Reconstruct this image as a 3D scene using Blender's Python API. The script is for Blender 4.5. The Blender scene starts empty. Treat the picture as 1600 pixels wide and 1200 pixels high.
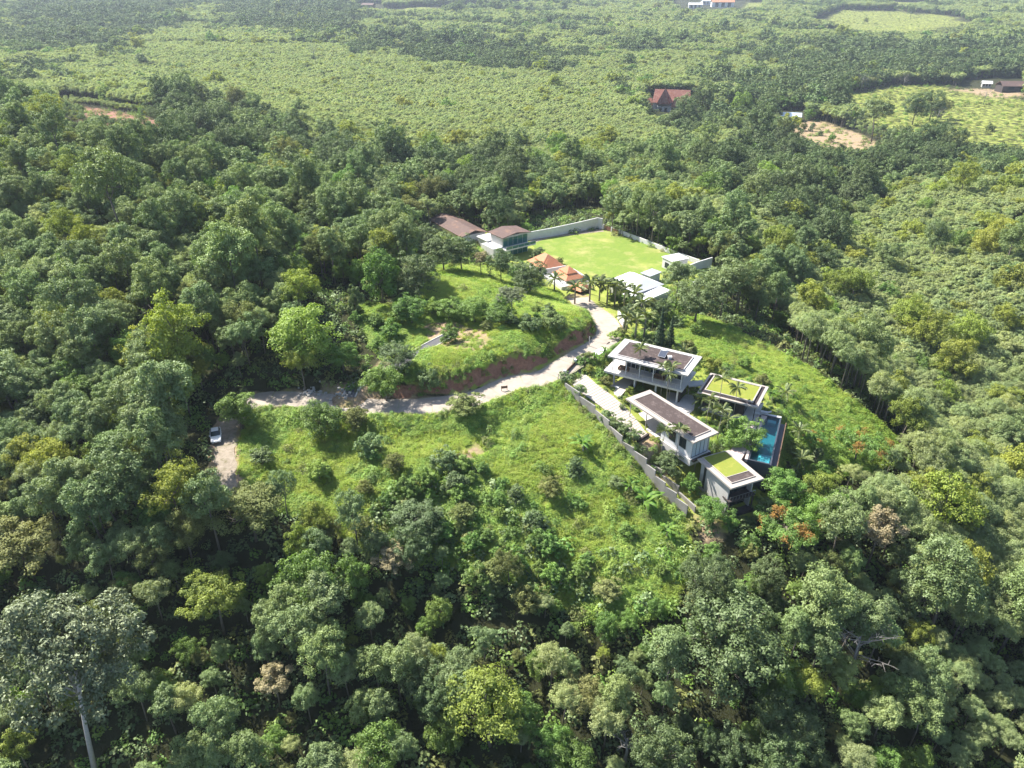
import bpy, math, random
import numpy as np
from mathutils import Vector, Matrix

# ------------------------------------------------------------------ camera, sky, sun, exposure
scene = bpy.context.scene
R = math.radians
HAZE = 0.00010
CAM_H, CAM_F, CAM_P = 68.0, 1130.0, R(29.6)          # metres above the road, focal length in 1600-px pixels, downward pitch
cam_d = bpy.data.cameras.new('camera'); cam = bpy.data.objects.new('camera', cam_d)
scene.collection.objects.link(cam); scene.camera = cam
cam.location = (0, 0, CAM_H); cam.rotation_euler = (R(90) - CAM_P, 0, 0)
cam_d.sensor_width = 36.0; cam_d.lens = 36.0 * CAM_F / 1600.0
cam_d.clip_start = 0.5; cam_d.clip_end = 20000.0

SUN_EL, SUN_H = R(49.0), Vector((-0.80, 0.60))        # towards the sun, on the ground plane
world = bpy.data.worlds.new('World'); scene.world = world; world.use_nodes = True
wn = world.node_tree.nodes; wl = world.node_tree.links
sky = wn.new('ShaderNodeTexSky'); sky.sky_type = 'NISHITA'; sky.sun_disc = False
sky.sun_elevation = SUN_EL; sky.sun_rotation = math.atan2(SUN_H.x, SUN_H.y)
sky.altitude = 100.0; sky.air_density = 1.0; sky.dust_density = 1.2; sky.ozone_density = 1.0
wn['Background'].inputs['Strength'].default_value = 0.10
wl.new(sky.outputs['Color'], wn['Background'].inputs['Color'])
sun_d = bpy.data.lights.new('sun', 'SUN'); sun = bpy.data.objects.new('sun', sun_d)
scene.collection.objects.link(sun)
sun_d.energy = 5.0; sun_d.angle = R(0.53); sun_d.color = (1.0, 0.95, 0.87)
sd = Vector((SUN_H.x * math.cos(SUN_EL), SUN_H.y * math.cos(SUN_EL), math.sin(SUN_EL)))
sun.rotation_euler = sd.to_track_quat('Z', 'Y').to_euler()
sun.location = (0, 0, 300)
vs = scene.view_settings
vs.view_transform = 'Standard'; vs.look = 'None'; vs.gamma = 1.0; vs.use_curve_mapping = False; vs.exposure = 1.42
scene.display_settings.display_device = 'sRGB'
cy = scene.cycles
cy.max_bounces = 5; cy.diffuse_bounces = 2; cy.glossy_bounces = 2; cy.transmission_bounces = 4
cy.transparent_max_bounces = 6; cy.volume_bounces = 0
cy.use_denoising = True; cy.use_adaptive_sampling = True; cy.adaptive_threshold = 0.02
cy.sample_clamp_indirect = 6.0; cy.caustics_reflective = False; cy.caustics_refractive = False

rng = np.random.default_rng(7)
random.seed(7)
C = scene.collection

# ------------------------------------------------------------------ helpers
def tag(o, label=None, cat=None, group=None, kind=None):
    if label: o['label'] = label
    if cat: o['category'] = cat
    if group: o['group'] = group
    if kind: o['kind'] = kind
    return o

def link(o, parent=None):
    C.objects.link(o)
    if parent is not None: o.parent = parent
    return o

def mesh_np(name, V, F, mats=(), smooth=False, mi=None):
    """mesh from numpy: V (n,3), F (m,k) all faces with the same k, or a list of such arrays"""
    me = bpy.data.meshes.new(name)
    Fs = F if isinstance(F, list) else [F]
    Fs = [np.asarray(f, dtype=np.int32) for f in Fs if len(f)]
    V = np.asarray(V, dtype=np.float32)
    loops = np.concatenate([f.ravel() for f in Fs])
    tot = np.concatenate([np.full(len(f), f.shape[1], dtype=np.int32) for f in Fs])
    me.vertices.add(len(V)); me.vertices.foreach_set('co', V.ravel())
    me.loops.add(len(loops)); me.loops.foreach_set('vertex_index', loops)
    me.polygons.add(len(tot))
    me.polygons.foreach_set('loop_start', np.concatenate([[0], np.cumsum(tot)[:-1]]).astype(np.int32))
    if smooth: me.polygons.foreach_set('use_smooth', np.ones(len(tot), dtype=bool))
    for m in (mats if isinstance(mats, (list, tuple)) else [mats]): me.materials.append(m)
    if mi is not None: me.polygons.foreach_set('material_index', np.asarray(mi, dtype=np.int32))
    me.update(calc_edges=True); me.validate()
    return me

def obj(name, me, parent=None):
    return link(bpy.data.objects.new(name, me), parent)

def empty(name, loc, rz=0.0, parent=None):
    o = bpy.data.objects.new(name, None); o.empty_display_size = 0.3
    o.location = loc; o.rotation_euler = (0, 0, rz)
    return link(o, parent)

class MB:
    """collects boxes, prisms and tubes for one mesh"""
    def __init__(s): s.v = []; s.f = []
    def add(s, v, f):
        n = len(s.v); s.v += [tuple(p) for p in v]; s.f += [tuple(i + n for i in q) for q in f]; return s
    def box(s, x0, x1, y0, y1, z0, z1):
        return s.add([(x0,y0,z0),(x1,y0,z0),(x1,y1,z0),(x0,y1,z0),(x0,y0,z1),(x1,y0,z1),(x1,y1,z1),(x0,y1,z1)],
                     [(3,2,1,0),(4,5,6,7),(0,1,5,4),(1,2,6,5),(2,3,7,6),(3,0,4,7)])
    def prism(s, poly, z0, z1):
        n = len(poly); zb = z0 if hasattr(z0, '__len__') else [z0]*n; zt = z1 if hasattr(z1, '__len__') else [z1]*n
        a = sum(poly[i][0]*poly[(i+1)%n][1]-poly[(i+1)%n][0]*poly[i][1] for i in range(n))
        if a < 0: poly = poly[::-1]; zb = list(zb)[::-1]; zt = list(zt)[::-1]
        return s.add([(p[0],p[1],zb[i]) for i,p in enumerate(poly)] + [(p[0],p[1],zt[i]) for i,p in enumerate(poly)],
                     [tuple(range(n))[::-1], tuple(range(n, 2*n))] + [(i,(i+1)%n,(i+1)%n+n,i+n) for i in range(n)])
    def tube(s, pts, rad, k=6, cap=True):
        pts = [Vector(p) for p in pts]; rings = []
        for i, p in enumerate(pts):
            d = (pts[min(i+1,len(pts)-1)] - pts[max(i-1,0)]).normalized()
            a = d.cross(Vector((0.3,1,0.1))).normalized(); b = d.cross(a)
            r = rad[i] if hasattr(rad,'__len__') else rad
            rings.append([p + a*(r*math.cos(2*math.pi*j/k)) + b*(r*math.sin(2*math.pi*j/k)) for j in range(k)])
        v = [q for rr in rings for q in rr]
        f = [(i*k+j, i*k+(j+1)%k, (i+1)*k+(j+1)%k, (i+1)*k+j) for i in range(len(pts)-1) for j in range(k)]
        if cap: f += [tuple(range(k))[::-1], tuple((len(pts)-1)*k+j for j in range(k))]
        return s.add(v, f)
    def mesh(s, name, mat, smooth=False):
        me = bpy.data.meshes.new(name); me.from_pydata(s.v, [], s.f); me.materials.append(mat)
        if smooth: me.polygons.foreach_set('use_smooth', [True]*len(me.polygons))
        me.update(); return me
    def build(s, name, mat, parent=None, smooth=False, bevel=0.0):
        o = obj(name, s.mesh(name, mat, smooth), parent)
        if bevel:
            b = o.modifiers.new('bevel', 'BEVEL'); b.width = bevel; b.segments = 2; b.limit_method = 'ANGLE'
        return o

def ray(px, py):
    u, v = (px-800.0)/CAM_F, (600.0-py)/CAM_F
    return np.array([u, math.cos(CAM_P)+v*math.sin(CAM_P), -math.sin(CAM_P)+v*math.cos(CAM_P)])

def atz(px, py, z):
    d = ray(px, py); return np.array([0,0,CAM_H]) + d*((z-CAM_H)/d[2])

# ------------------------------------------------------------------ terrain height
# points read off the photograph (x, y in its pixels, ground height in metres), turned into places on the ground
CTRL_PX = [
 # road, spur and lower meadow
 (337,690,-0.6),(350,775,-2.5),(400,625,0.0),(520,627,0.3),(620,634,0.4),(700,632,0.6),(790,603,1.0),(870,572,1.2),(940,537,1.0),
 (945,503,-0.6),(922,481,-2.6),(905,465,-4.0),
 (450,690,-1.6),(560,700,-1.9),(700,690,-1.5),(820,650,-0.6),(420,760,-3.5),(560,790,-4.8),(700,790,-5.2),(850,740,-3.6),
 (950,800,-6.5),(820,860,-8.0),(1000,880,-9.0),(640,880,-9.5),(905,650,-0.5),(985,745,-4.2),(1075,815,-7.6),
 # upper meadow and hill behind it
 (600,610,2.0),(660,600,2.8),(740,585,3.6),(830,560,4.2),(900,528,4.2),(915,490,2.6),(860,480,3.6),(800,470,4.6),(720,440,5.4),(720,520,5.0),
 (650,500,5.2),(600,540,3.8),(560,590,1.5),(480,590,2.2),(400,590,2.0),(540,480,6.0),(600,420,6.5),(680,425,4.5),(440,480,6.5),
 # villa plot
 (900,590,0.6),(960,640,-1.4),(1000,680,-1.9),(1010,590,-0.9),(1060,610,-1.2),(1090,560,-0.8),(1030,745,-5.4),(1085,790,-7.0),(1150,810,-7.6),
 (1110,690,-2.4),(1150,650,-2.0),(1190,615,-2.2),(1215,650,-3.0),(1235,700,-6.5),(1215,780,-8.0),(1030,520,-0.6),(990,520,-0.8),
 # slope right of the villa
 (1100,505,-1.6),(1200,545,-4.0),(1290,605,-5.0),(1300,680,-7.5),(1380,690,-9.5),(1250,590,-4.0),(1160,520,-3.2),(1240,540,-6.0),(1330,600,-9.0),
 # white compound and its lawn
 (760,385,-4.6),(700,365,-4.2),(930,395,-5.0),(860,385,-5.0),(940,362,-5.0),(1060,415,-5.2),(1100,420,-5.6),(900,455,-4.6),(1000,465,-4.4),(1050,480,-3.6),
 # plantation behind, valley
 (1000,330,-7.5),(1150,380,-9.0),(850,320,-8.0),(700,310,-6.0),(1230,430,-17.0),(1200,470,-14.0),(1150,300,-14.0),(950,280,-13.0),
 (700,260,-14.0),(600,200,-19.0),(800,180,-21.0),(1000,200,-22.0),(1150,180,-23.0),(1300,230,-24.0),(1500,190,-24.0),(1560,140,-24.0),(1250,330,-18.0),
 (1400,300,-20.0),(1350,400,-22.0),(1450,420,-21.0),(1590,330,-15.0),(1590,450,-18.0),(1450,520,-25.0),(1590,560,-26.0),
 # left hill
 (300,560,2.5),(150,600,0.5),(10,650,-3.0),(300,430,6.5),(150,430,6.5),(10,450,6.0),(250,320,9.5),(100,330,12.0),(10,300,15.0),(200,240,11.0),(60,230,15.5),
 (370,300,4.0),(450,290,-1.0),(330,235,2.0),(540,330,1.0),(480,380,5.5),(170,185,9.0),(230,200,8.0),
 # distance
 (350,72,-12.0),(560,100,-15.0),(200,60,-12.0),(100,140,-8.0),(350,140,-17.0),(750,120,-22.0),(950,100,-21.0),(1200,90,-23.0),(1400,60,-20.0),
]
CTRL_W = [ # outside the frame and far away: world x, y, z
 (0,0,-30),(-60,10,-33),(70,10,-33),(0,-120,-36),(-250,0,-20),(260,0,-30),(0,40,-26),(-40,45,-26),(40,45,-28),(0,58,-21),(-35,62,-20),(30,62,-21),
 (-15,74,-14.5),(10,74,-14),(-45,80,-9),(-75,75,-13),(-70,50,-24),(60,60,-28),(80,85,-27),(62,84,-19),(100,120,-29),(85,140,-26),(-110,100,-6),(-130,140,2),(-170,190,9),
 (-200,260,13),(-260,230,12),(45,72,-17),
 (-600,1200,-6),(-100,1100,-18),(400,1150,-18),(900,1100,-16),(1000,500,-16),(-700,700,0),(-500,420,4),(0,1500,-8),(-800,1700,8),(800,1700,-4),
 (0,2000,4),(-1300,2100,18),(1300,2100,8),(-500,2500,18),(500,2500,14),(0,4000,40),(2500,4500,50),(-2500,4500,55),(2500,0,-10),(-2500,0,20),(0,-1500,-30),(3500,2500,30),(-3500,2500,40),
]
_cp = [tuple(atz(a, b, z)) for a, b, z in CTRL_PX] + [tuple(map(float, p)) for p in CTRL_W]
_cp = np.array(_cp)
_cxy = _cp[:, :2]
_c2 = (3.0 + 0.03*np.hypot(_cxy[:,0], _cxy[:,1]))**2      # each point's own softness grows with distance
def _phi(P): return np.sqrt(((P[:,None,:]-_cxy[None,:,:])**2).sum(2) + _c2[None,:])
_n = len(_cp)
_A = np.zeros((_n+3, _n+3)); _A[:_n,:_n] = _phi(_cxy) + np.eye(_n)*0.02
_A[:_n,_n] = 1; _A[:_n,_n+1:] = _cxy/1000; _A[_n,:_n] = 1; _A[_n+1:,:_n] = _cxy.T/1000
_w = np.linalg.lstsq(_A, np.concatenate([_cp[:,2], np.zeros(3)]), rcond=None)[0]
def h_base(P):
    P = np.asarray(P, dtype=float); out = np.empty(len(P))
    for i in range(0, len(P), 20000):
        q = P[i:i+20000]; out[i:i+20000] = _phi(q)@_w[:_n] + _w[_n] + (q/1000)@_w[_n+1:]
    x, y = P[:,0], P[:,1]
    r = np.hypot(x, y); am = np.clip(r/260.0, 0.25, 5.0)
    out += am*0.35*(np.sin(x/17.0+1.3)*np.cos(y/13.0) + 0.6*np.sin(x/7.1+y/9.3) + np.sin(x/61.0-y/47.0)*1.4)*0.6
    return out

def at_base(px, py):
    """pixel of the photograph -> where that ray meets the bare terrain"""
    d = ray(px, py); t = np.geomspace(25, 5200, 900)
    P = d[None,:]*t[:,None]; z = CAM_H + P[:,2]
    g = z - h_base(P[:,:2]); k = np.argmax(g < 0)
    if g[k] >= 0: k = len(t)-1
    a, b = g[k-1], g[k]; s = t[k-1] + (t[k]-t[k-1])*a/(a-b)
    p = d*s; return np.array([p[0], p[1], CAM_H+p[2]])

def resample(P, step):
    P = np.asarray(P, float); Q = [P[0]]                       # Catmull-Rom, then even steps
    for i in range(len(P)-1):
        p0, p1, p2, p3 = P[max(i-1,0)], P[i], P[i+1], P[min(i+2,len(P)-1)]
        for t in np.linspace(0,1,21)[1:]:
            Q.append(0.5*((2*p1)+(-p0+p2)*t+(2*p0-5*p1+4*p2-p3)*t*t+(-p0+3*p1-3*p2+p3)*t**3))
    Q = np.array(Q); s = np.concatenate([[0], np.cumsum(np.hypot(*np.diff(Q[:,:2],axis=0).T))])
    u = np.linspace(0, s[-1], max(2, int(s[-1]/step)+1))
    return np.stack([np.interp(u, s, Q[:,k]) for k in range(Q.shape[1])], 1)

def path_from_px(px, step=1.0, smooth=7):
    Q = resample([at_base(a,b) for a,b in px], step)
    z = h_base(Q[:,:2]); k = np.ones(smooth)/smooth
    z = np.convolve(np.pad(z, smooth//2, mode='edge'), k, mode='valid')
    Q[:,2] = z; return Q

ROAD = path_from_px([(372,640),(410,624),(450,622),(500,627),(560,633),(620,637),(680,633),(740,621),(800,602),(850,584),(900,561),(936,540),(951,520),(946,503),(933,491),(918,480),(903,467)], 1.0, 15)
SPUR = path_from_px([(372,640),(360,655),(354,690),(353,730),(350,772)], 1.0, 9)
PATH = path_from_px([(545,622),(556,604),(590,589),(630,566),(655,549),(680,535),(708,521)], 0.8, 9)
PATHS = [(ROAD, 2.75, 1.1, 5.0), (SPUR, 1.9, 1.5, 4.0), (PATH, 1.2, 0.8, 2.0)]   # centre line, half width, shoulder, blend
PADS = []      # (centre, unit x, half x, half y, height, mode): ground cut below, filled up to or levelled at a footprint

def seg_dist(P, Q):
    """distance of the points P to the polyline Q and height of Q at the nearest place"""
    best = np.full(len(P), 1e9); z = np.zeros(len(P))
    lo, hi = Q[:,:2].min(0)-15, Q[:,:2].max(0)+15
    m = np.where((P[:,0]>lo[0])&(P[:,0]<hi[0])&(P[:,1]>lo[1])&(P[:,1]<hi[1]))[0]
    if len(m) == 0: return best, z
    p = P[m]; bb = best[m].copy(); zz = z[m].copy()
    for i in range(len(Q)-1):
        a, b = Q[i,:2], Q[i+1,:2]; ab = b-a
        t = np.clip(((p-a)@ab)/(ab@ab), 0, 1); d = np.hypot(*(p-(a+t[:,None]*ab)).T)
        k = d < bb; bb[k] = d[k]; zz[k] = Q[i,2]+t[k]*(Q[i+1,2]-Q[i,2])
    best[m] = bb; z[m] = zz; return best, z

def h(P):
    P = np.atleast_2d(np.asarray(P, dtype=float)); z = h_base(P)
    for c, ux, hx, hy, zt, mode in PADS:
        q = P-np.asarray(c)[:2]; lx = np.abs(q@ux)-hx; ly = np.abs(q@np.array([-ux[1],ux[0]]))-hy
        d = np.hypot(np.maximum(lx,0), np.maximum(ly,0))
        if mode == 'fill': z = np.where(d < 12, np.maximum(z, zt-np.maximum(0,d-0.4)*1.1), z)
        elif mode == 'flat': w = np.clip(d/3.0, 0, 1); z = zt*(1-w)+z*w
        else: z = np.where(d < 12, np.minimum(z, zt+np.maximum(0,d-0.3)*1.5), z)
    for Q, hw, sh, bl in PATHS:
        d, zr = seg_dist(P, Q)
        w = np.clip((d-hw-0.25)/bl, 0, 1); w = w*w*(3-2*w)
        up = z > zr; wu = np.clip((d-hw-0.25)/(sh+0.5), 0, 1); w = np.where(up, wu, w)
        z = np.where(d < hw+bl+2, zr*(1-w)+z*w, z)
    return z
def hz(x, y): return float(h(np.array([[x, y]]))[0])
def at(px, py):
    p = at_base(px, py); return np.array([p[0], p[1], hz(p[0], p[1])])
def poly_px(pts): return np.array([at_base(a, b)[:2] for a, b in pts])
def inside(P, poly):
    x, y = P[:,0], P[:,1]; r = np.zeros(len(P), bool); n = len(poly); j = n-1
    for i in range(n):
        xi, yi = poly[i]; xj, yj = poly[j]
        c = ((yi > y) != (yj > y)) & (x < (xj-xi)*(y-yi)/(yj-yi+1e-12)+xi); r ^= c; j = i
    return r
def project(P):
    P = np.asarray(P, float); x = P[:,0]; q = P[:,1]; z = P[:,2]-CAM_H
    dep = q*math.cos(CAM_P)-z*math.sin(CAM_P); up = q*math.sin(CAM_P)+z*math.cos(CAM_P)
    return 800+CAM_F*x/dep, 600-CAM_F*up/dep, dep
def fit_rect(px4, z):
    """left, back, right, front corner (pixels) of a level rectangle at height z -> centre, unit x, half x (left-front edge), half y"""
    P = [atz(a,b,z)[:2] for a,b in px4]; c = sum(P)/4
    ux = (P[3]-P[0])+(P[2]-P[1]); hx = np.linalg.norm(ux)/4; ux /= np.linalg.norm(ux)
    n = np.array([-ux[1],ux[0]]); hy = abs(((P[1]-P[0])+(P[2]-P[3]))@n)/4
    return c, ux, hx, hy
# ------------------------------------------------------------------ materials
def _nt(name):
    m = bpy.data.materials.new(name); m.use_nodes = True
    nt = m.node_tree; b = nt.nodes['Principled BSDF']
    return m, nt, b
def _noise(nt, scale, detail=4.0, rough=0.6, vec=None):
    n = nt.nodes.new('ShaderNodeTexNoise'); n.inputs['Scale'].default_value = scale
    n.inputs['Detail'].default_value = detail; n.inputs['Roughness'].default_value = rough
    if vec is not None: nt.links.new(vec, n.inputs['Vector'])
    return n
def _mix(nt, fac, a, b, mode='MIX'):
    m = nt.nodes.new('ShaderNodeMix'); m.data_type = 'RGBA'; m.blend_type = mode
    for sock, v in ((m.inputs[0], fac), (m.inputs[6], a), (m.inputs[7], b)):
        if isinstance(v, bpy.types.NodeSocket): nt.links.new(v, sock)
        elif isinstance(v, (int, float)): sock.default_value = v
        else: sock.default_value = (*v, 1.0) if len(v) == 3 else v
    return m.outputs[2]
def _ramp(nt, src, lo, hi):
    r = nt.nodes.new('ShaderNodeMapRange'); r.inputs[1].default_value = lo; r.inputs[2].default_value = hi
    nt.links.new(src, r.inputs[0]); return r.outputs[0]
def _bump(nt, b, src, strength, dist):
    bp = nt.nodes.new('ShaderNodeBump'); bp.inputs['Strength'].default_value = strength; bp.inputs['Distance'].default_value = dist
    nt.links.new(src, bp.inputs['Height']); nt.links.new(bp.outputs[0], b.inputs['Normal'])
def _pos(nt):
    return nt.nodes.new('ShaderNodeNewGeometry').outputs['Position']

def surf(name, c1, c2=None, scale=2.0, rough=0.75, spec=0.3, bump=0.0, bscale=None, metal=0.0, stain=None, stain_scale=0.35):
    """weathered solid surface: two tones mixed by noise, an optional stain tone, fine relief"""
    m, nt, b = _nt(name); p = _pos(nt)
    c2 = c2 or tuple(x*0.8 for x in c1)
    n = _noise(nt, scale, 6.0, 0.65, p)
    col = _mix(nt, _ramp(nt, n.outputs[0], 0.3, 0.7), c1, c2)
    if stain:
        n2 = _noise(nt, stain_scale, 5.0, 0.7, p)
        col = _mix(nt, _ramp(nt, n2.outputs[0], 0.52, 0.72), col, stain)
    nt.links.new(col, b.inputs['Base Color'])
    b.inputs['Roughness'].default_value = rough; b.inputs['Specular IOR Level'].default_value = spec; b.inputs['Metallic'].default_value = metal
    if bump:
        n3 = _noise(nt, bscale or scale*6, 5.0, 0.7, p); _bump(nt, b, n3.outputs[0], 1.0, bump)
    return m

def leaf_mat(name, dark, light, warm=None, gloss=0.35, rough=0.5, transl=0.28, vary=0.5, jit=0.2):
    """leaves: clump tint (attribute on the mesh), tree-to-tree variation, some light passing through"""
    m, nt, b = _nt(name)
    a = nt.nodes.new('ShaderNodeAttribute'); a.attribute_name = 'tint'
    oi = nt.nodes.new('ShaderNodeObjectInfo')
    col = _mix(nt, a.outputs['Fac'], dark, light)
    if warm is not None:
        r = nt.nodes.new('ShaderNodeMath'); r.operation = 'POWER'; r.inputs[1].default_value = 2.2
        nt.links.new(oi.outputs['Random'], r.inputs[0])
        f = nt.nodes.new('ShaderNodeMath'); f.operation = 'MULTIPLY'; f.inputs[1].default_value = vary
        nt.links.new(r.outputs[0], f.inputs[0])
        col = _mix(nt, f.outputs[0], col, warm)
    hs = nt.nodes.new('ShaderNodeHueSaturation'); nt.links.new(col, hs.inputs['Color'])
    w = nt.nodes.new('ShaderNodeTexWhiteNoise'); w.noise_dimensions = '1D'
    nt.links.new(oi.outputs['Random'], w.inputs['W'])
    nt.links.new(_ramp2(nt, w.outputs['Value'], 1-jit, 1+jit), hs.inputs['Value'])
    sep = nt.nodes.new('ShaderNodeSeparateColor'); nt.links.new(w.outputs['Color'], sep.inputs[0])
    nt.links.new(_ramp2(nt, sep.outputs[1], 0.485, 0.515), hs.inputs['Hue'])
    nt.nodes.remove(b); df = nt.nodes.new('ShaderNodeBsdfDiffuse'); nt.links.new(hs.outputs[0], df.inputs['Color'])
    tr = nt.nodes.new('ShaderNodeBsdfTranslucent')
    tc = _mix(nt, 1.0, hs.outputs[0], (1.25, 1.3, 0.6), 'MULTIPLY'); nt.links.new(tc, tr.inputs['Color'])
    mx = nt.nodes.new('ShaderNodeMixShader'); mx.inputs[0].default_value = transl
    nt.links.new(df.outputs[0], mx.inputs[1]); nt.links.new(tr.outputs[0], mx.inputs[2])
    gl = nt.nodes.new('ShaderNodeBsdfGlossy'); gl.inputs['Roughness'].default_value = rough+0.12; gl.inputs['Color'].default_value = (0.9,1.0,0.8,1)
    m2 = nt.nodes.new('ShaderNodeMixShader'); m2.inputs[0].default_value = 0.11*gloss
    nt.links.new(mx.outputs[0], m2.inputs[1]); nt.links.new(gl.outputs[0], m2.inputs[2])
    nt.links.new(m2.outputs[0], nt.nodes['Material Output'].inputs['Surface'])
    return m
def _ramp2(nt, src, lo, hi):
    r = nt.nodes.new('ShaderNodeMapRange'); r.inputs[3].default_value = lo; r.inputs[4].default_value = hi
    nt.links.new(src, r.inputs[0]); return r.outputs[0]

def tile_mat(name, c1, c2, course=0.3, stain=None):
    """roof tiles too small to pick apart: courses as fine relief along the slope (object space y)"""
    m = surf(name, c1, c2, 1.2, 0.8, 0.2, stain=stain, stain_scale=0.25)
    nt = m.node_tree; b = nt.nodes['Principled BSDF']
    tc = nt.nodes.new('ShaderNodeTexCoord'); w = nt.nodes.new('ShaderNodeTexWave'); w.bands_direction = 'Z'; w.wave_profile = 'SAW'
    w.inputs['Scale'].default_value = 2.2; w.inputs['Distortion'].default_value = 0.3
    nt.links.new(tc.outputs['Object'], w.inputs['Vector']); _bump(nt, b, w.outputs[0], 0.5, 0.05)
    return m

def glass_mat(name, tint=(0.02,0.03,0.035), rough=0.04, spec=0.6):
    m, nt, b = _nt(name); b.inputs['Base Color'].default_value = (*tint, 1); b.inputs['Roughness'].default_value = rough
    b.inputs['Specular IOR Level'].default_value = spec; return m

def water_mat():
    """clear pool water: tinted see-through sheet with a sky reflection that grows towards the horizon"""
    m, nt, b = _nt('pool_water'); nt.nodes.remove(b)
    t = nt.nodes.new('ShaderNodeBsdfTransparent'); t.inputs['Color'].default_value = (0.72,0.94,0.95,1)
    g = nt.nodes.new('ShaderNodeBsdfGlossy'); g.inputs['Roughness'].default_value = 0.03
    f = nt.nodes.new('ShaderNodeFresnel'); f.inputs['IOR'].default_value = 1.33; x = nt.nodes.new('ShaderNodeMixShader')
    n = _noise(nt, 2.2, 3.0, 0.5, _pos(nt)); bp = nt.nodes.new('ShaderNodeBump'); bp.inputs['Strength'].default_value = 0.3; bp.inputs['Distance'].default_value = 0.03
    nt.links.new(n.outputs[0], bp.inputs['Height']); nt.links.new(bp.outputs[0], g.inputs['Normal']); nt.links.new(bp.outputs[0], f.inputs['Normal'])
    nt.links.new(f.outputs[0], x.inputs[0]); nt.links.new(t.outputs[0], x.inputs[1]); nt.links.new(g.outputs[0], x.inputs[2]); nt.links.new(x.outputs[0], nt.nodes['Material Output'].inputs['Surface'])
    return m

M = {}
M['white_roof'] = surf('white_concrete_roof', (0.46,0.44,0.42), (0.38,0.36,0.34), 0.9, 0.8, 0.2, 0.004, 9, stain=(0.40,0.37,0.33), stain_scale=0.5)
M['beige_roof'] = surf('beige_concrete_roof', (0.37,0.335,0.30), (0.305,0.27,0.24), 0.9, 0.8, 0.2, 0.004, 9, stain=(0.34,0.30,0.26), stain_scale=0.5)
M['gravel'] = surf('brown_gravel', (0.090,0.070,0.065), (0.052,0.040,0.038), 7.0, 0.95, 0.1, 0.03, 14, stain=(0.15,0.12,0.11), stain_scale=1.3)
M['gravel_strip'] = surf('dark_gravel', (0.06,0.045,0.045), (0.035,0.03,0.03), 9.0, 0.95, 0.1, 0.02, 20)
M['roof_lawn'] = surf('roof_lawn_grass', (0.205,0.22,0.045), (0.17,0.205,0.038), 1.3, 0.95, 0.05, 0.03, 16, stain=(0.30,0.28,0.07), stain_scale=0.6)
M['lawn'] = surf('mown_lawn_grass', (0.165,0.22,0.046), (0.135,0.20,0.04), 0.22, 0.95, 0.05, 0.03, 9, stain=(0.29,0.30,0.085), stain_scale=0.09)
def _mow(m):
    nt = m.node_tree; b = nt.nodes['Principled BSDF']; src = b.inputs['Base Color'].links[0].from_socket; p = _pos(nt)
    mp = nt.nodes.new('ShaderNodeMapping'); mp.inputs['Rotation'].default_value = (0,0,0.45); nt.links.new(p, mp.inputs['Vector'])
    w = nt.nodes.new('ShaderNodeTexWave'); w.inputs['Scale'].default_value = 0.16; w.inputs['Distortion'].default_value = 2.5; w.inputs['Detail'].default_value = 3; nt.links.new(mp.outputs[0], w.inputs['Vector'])
    c = _mix(nt, _ramp2(nt, w.outputs[0], 0.0, 0.22), src, (0.17,0.24,0.045)); n = _noise(nt, 0.16, 5, 0.7, p)
    c = _mix(nt, _ramp(nt, n.outputs[0], 0.5, 0.75), c, (0.33,0.295,0.12)); nt.links.new(c, b.inputs['Base Color'])
M['wall'] = surf('grey_render', (0.40,0.395,0.38), (0.34,0.335,0.32), 0.8, 0.85, 0.2, 0.003, 9, stain=(0.33,0.315,0.29), stain_scale=0.45)
M['white'] = surf('white_paint', (0.62,0.61,0.60), (0.54,0.53,0.52), 0.7, 0.6, 0.3, stain=(0.50,0.485,0.455), stain_scale=0.4)
M['white_metal_roof'] = surf('white_metal_roof', (0.72,0.72,0.72), (0.66,0.66,0.67), 0.5, 0.5, 0.4)
M['fence'] = surf('grey_fence_render', (0.28,0.265,0.25), (0.22,0.21,0.195), 0.7, 0.9, 0.1, 0.004, 8, stain=(0.19,0.18,0.14), stain_scale=0.5)
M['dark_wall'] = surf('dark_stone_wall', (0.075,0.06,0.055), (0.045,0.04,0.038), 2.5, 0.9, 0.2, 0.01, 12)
M['dark_frame'] = surf('dark_metal_frame', (0.03,0.03,0.032), rough=0.5)
M['steel'] = surf('brushed_steel', (0.45,0.46,0.47), rough=0.35, metal=0.8)
M['floor'] = surf('pale_floor_tiles', (0.52,0.495,0.46), (0.46,0.435,0.40), 1.5, 0.6, 0.3)
M['drive'] = surf('driveway_concrete', (0.47,0.425,0.365), (0.40,0.36,0.31), 1.1, 0.9, 0.1, 0.004, 12, stain=(0.40,0.35,0.29), stain_scale=0.6)
M['joint'] = surf('driveway_joint', (0.30,0.28,0.20), (0.22,0.24,0.12), 3.0, 0.95, 0.1)
M['road'] = surf('road_concrete', (0.355,0.31,0.26), (0.285,0.245,0.205), 0.8, 0.92, 0.15, 0.006, 9, stain=(0.24,0.20,0.165), stain_scale=0.22)
M['asphalt'] = surf('path_asphalt', (0.115,0.115,0.12), (0.08,0.08,0.085), 1.6, 0.9, 0.2, 0.004, 20)
M['kerb'] = surf('kerb_concrete', (0.52,0.50,0.47), rough=0.85)
M['track'] = surf('gravel_track', (0.34,0.29,0.235), (0.21,0.175,0.13), 1.8, 0.97, 0.05, 0.03, 6, stain=(0.12,0.115,0.055), stain_scale=0.7)
M['deck'] = surf('pink_stone_paving', (0.50,0.40,0.37), (0.42,0.34,0.31), 1.4, 0.8, 0.2)
M['pool_tile'] = surf('pool_tiles', (0.022,0.125,0.155), (0.019,0.11,0.14), 3.0, 0.35, 0.5)
M['pool_step'] = surf('pool_step_tiles', (0.10,0.36,0.42), (0.09,0.32,0.38), 3.0, 0.35, 0.5)
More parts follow.
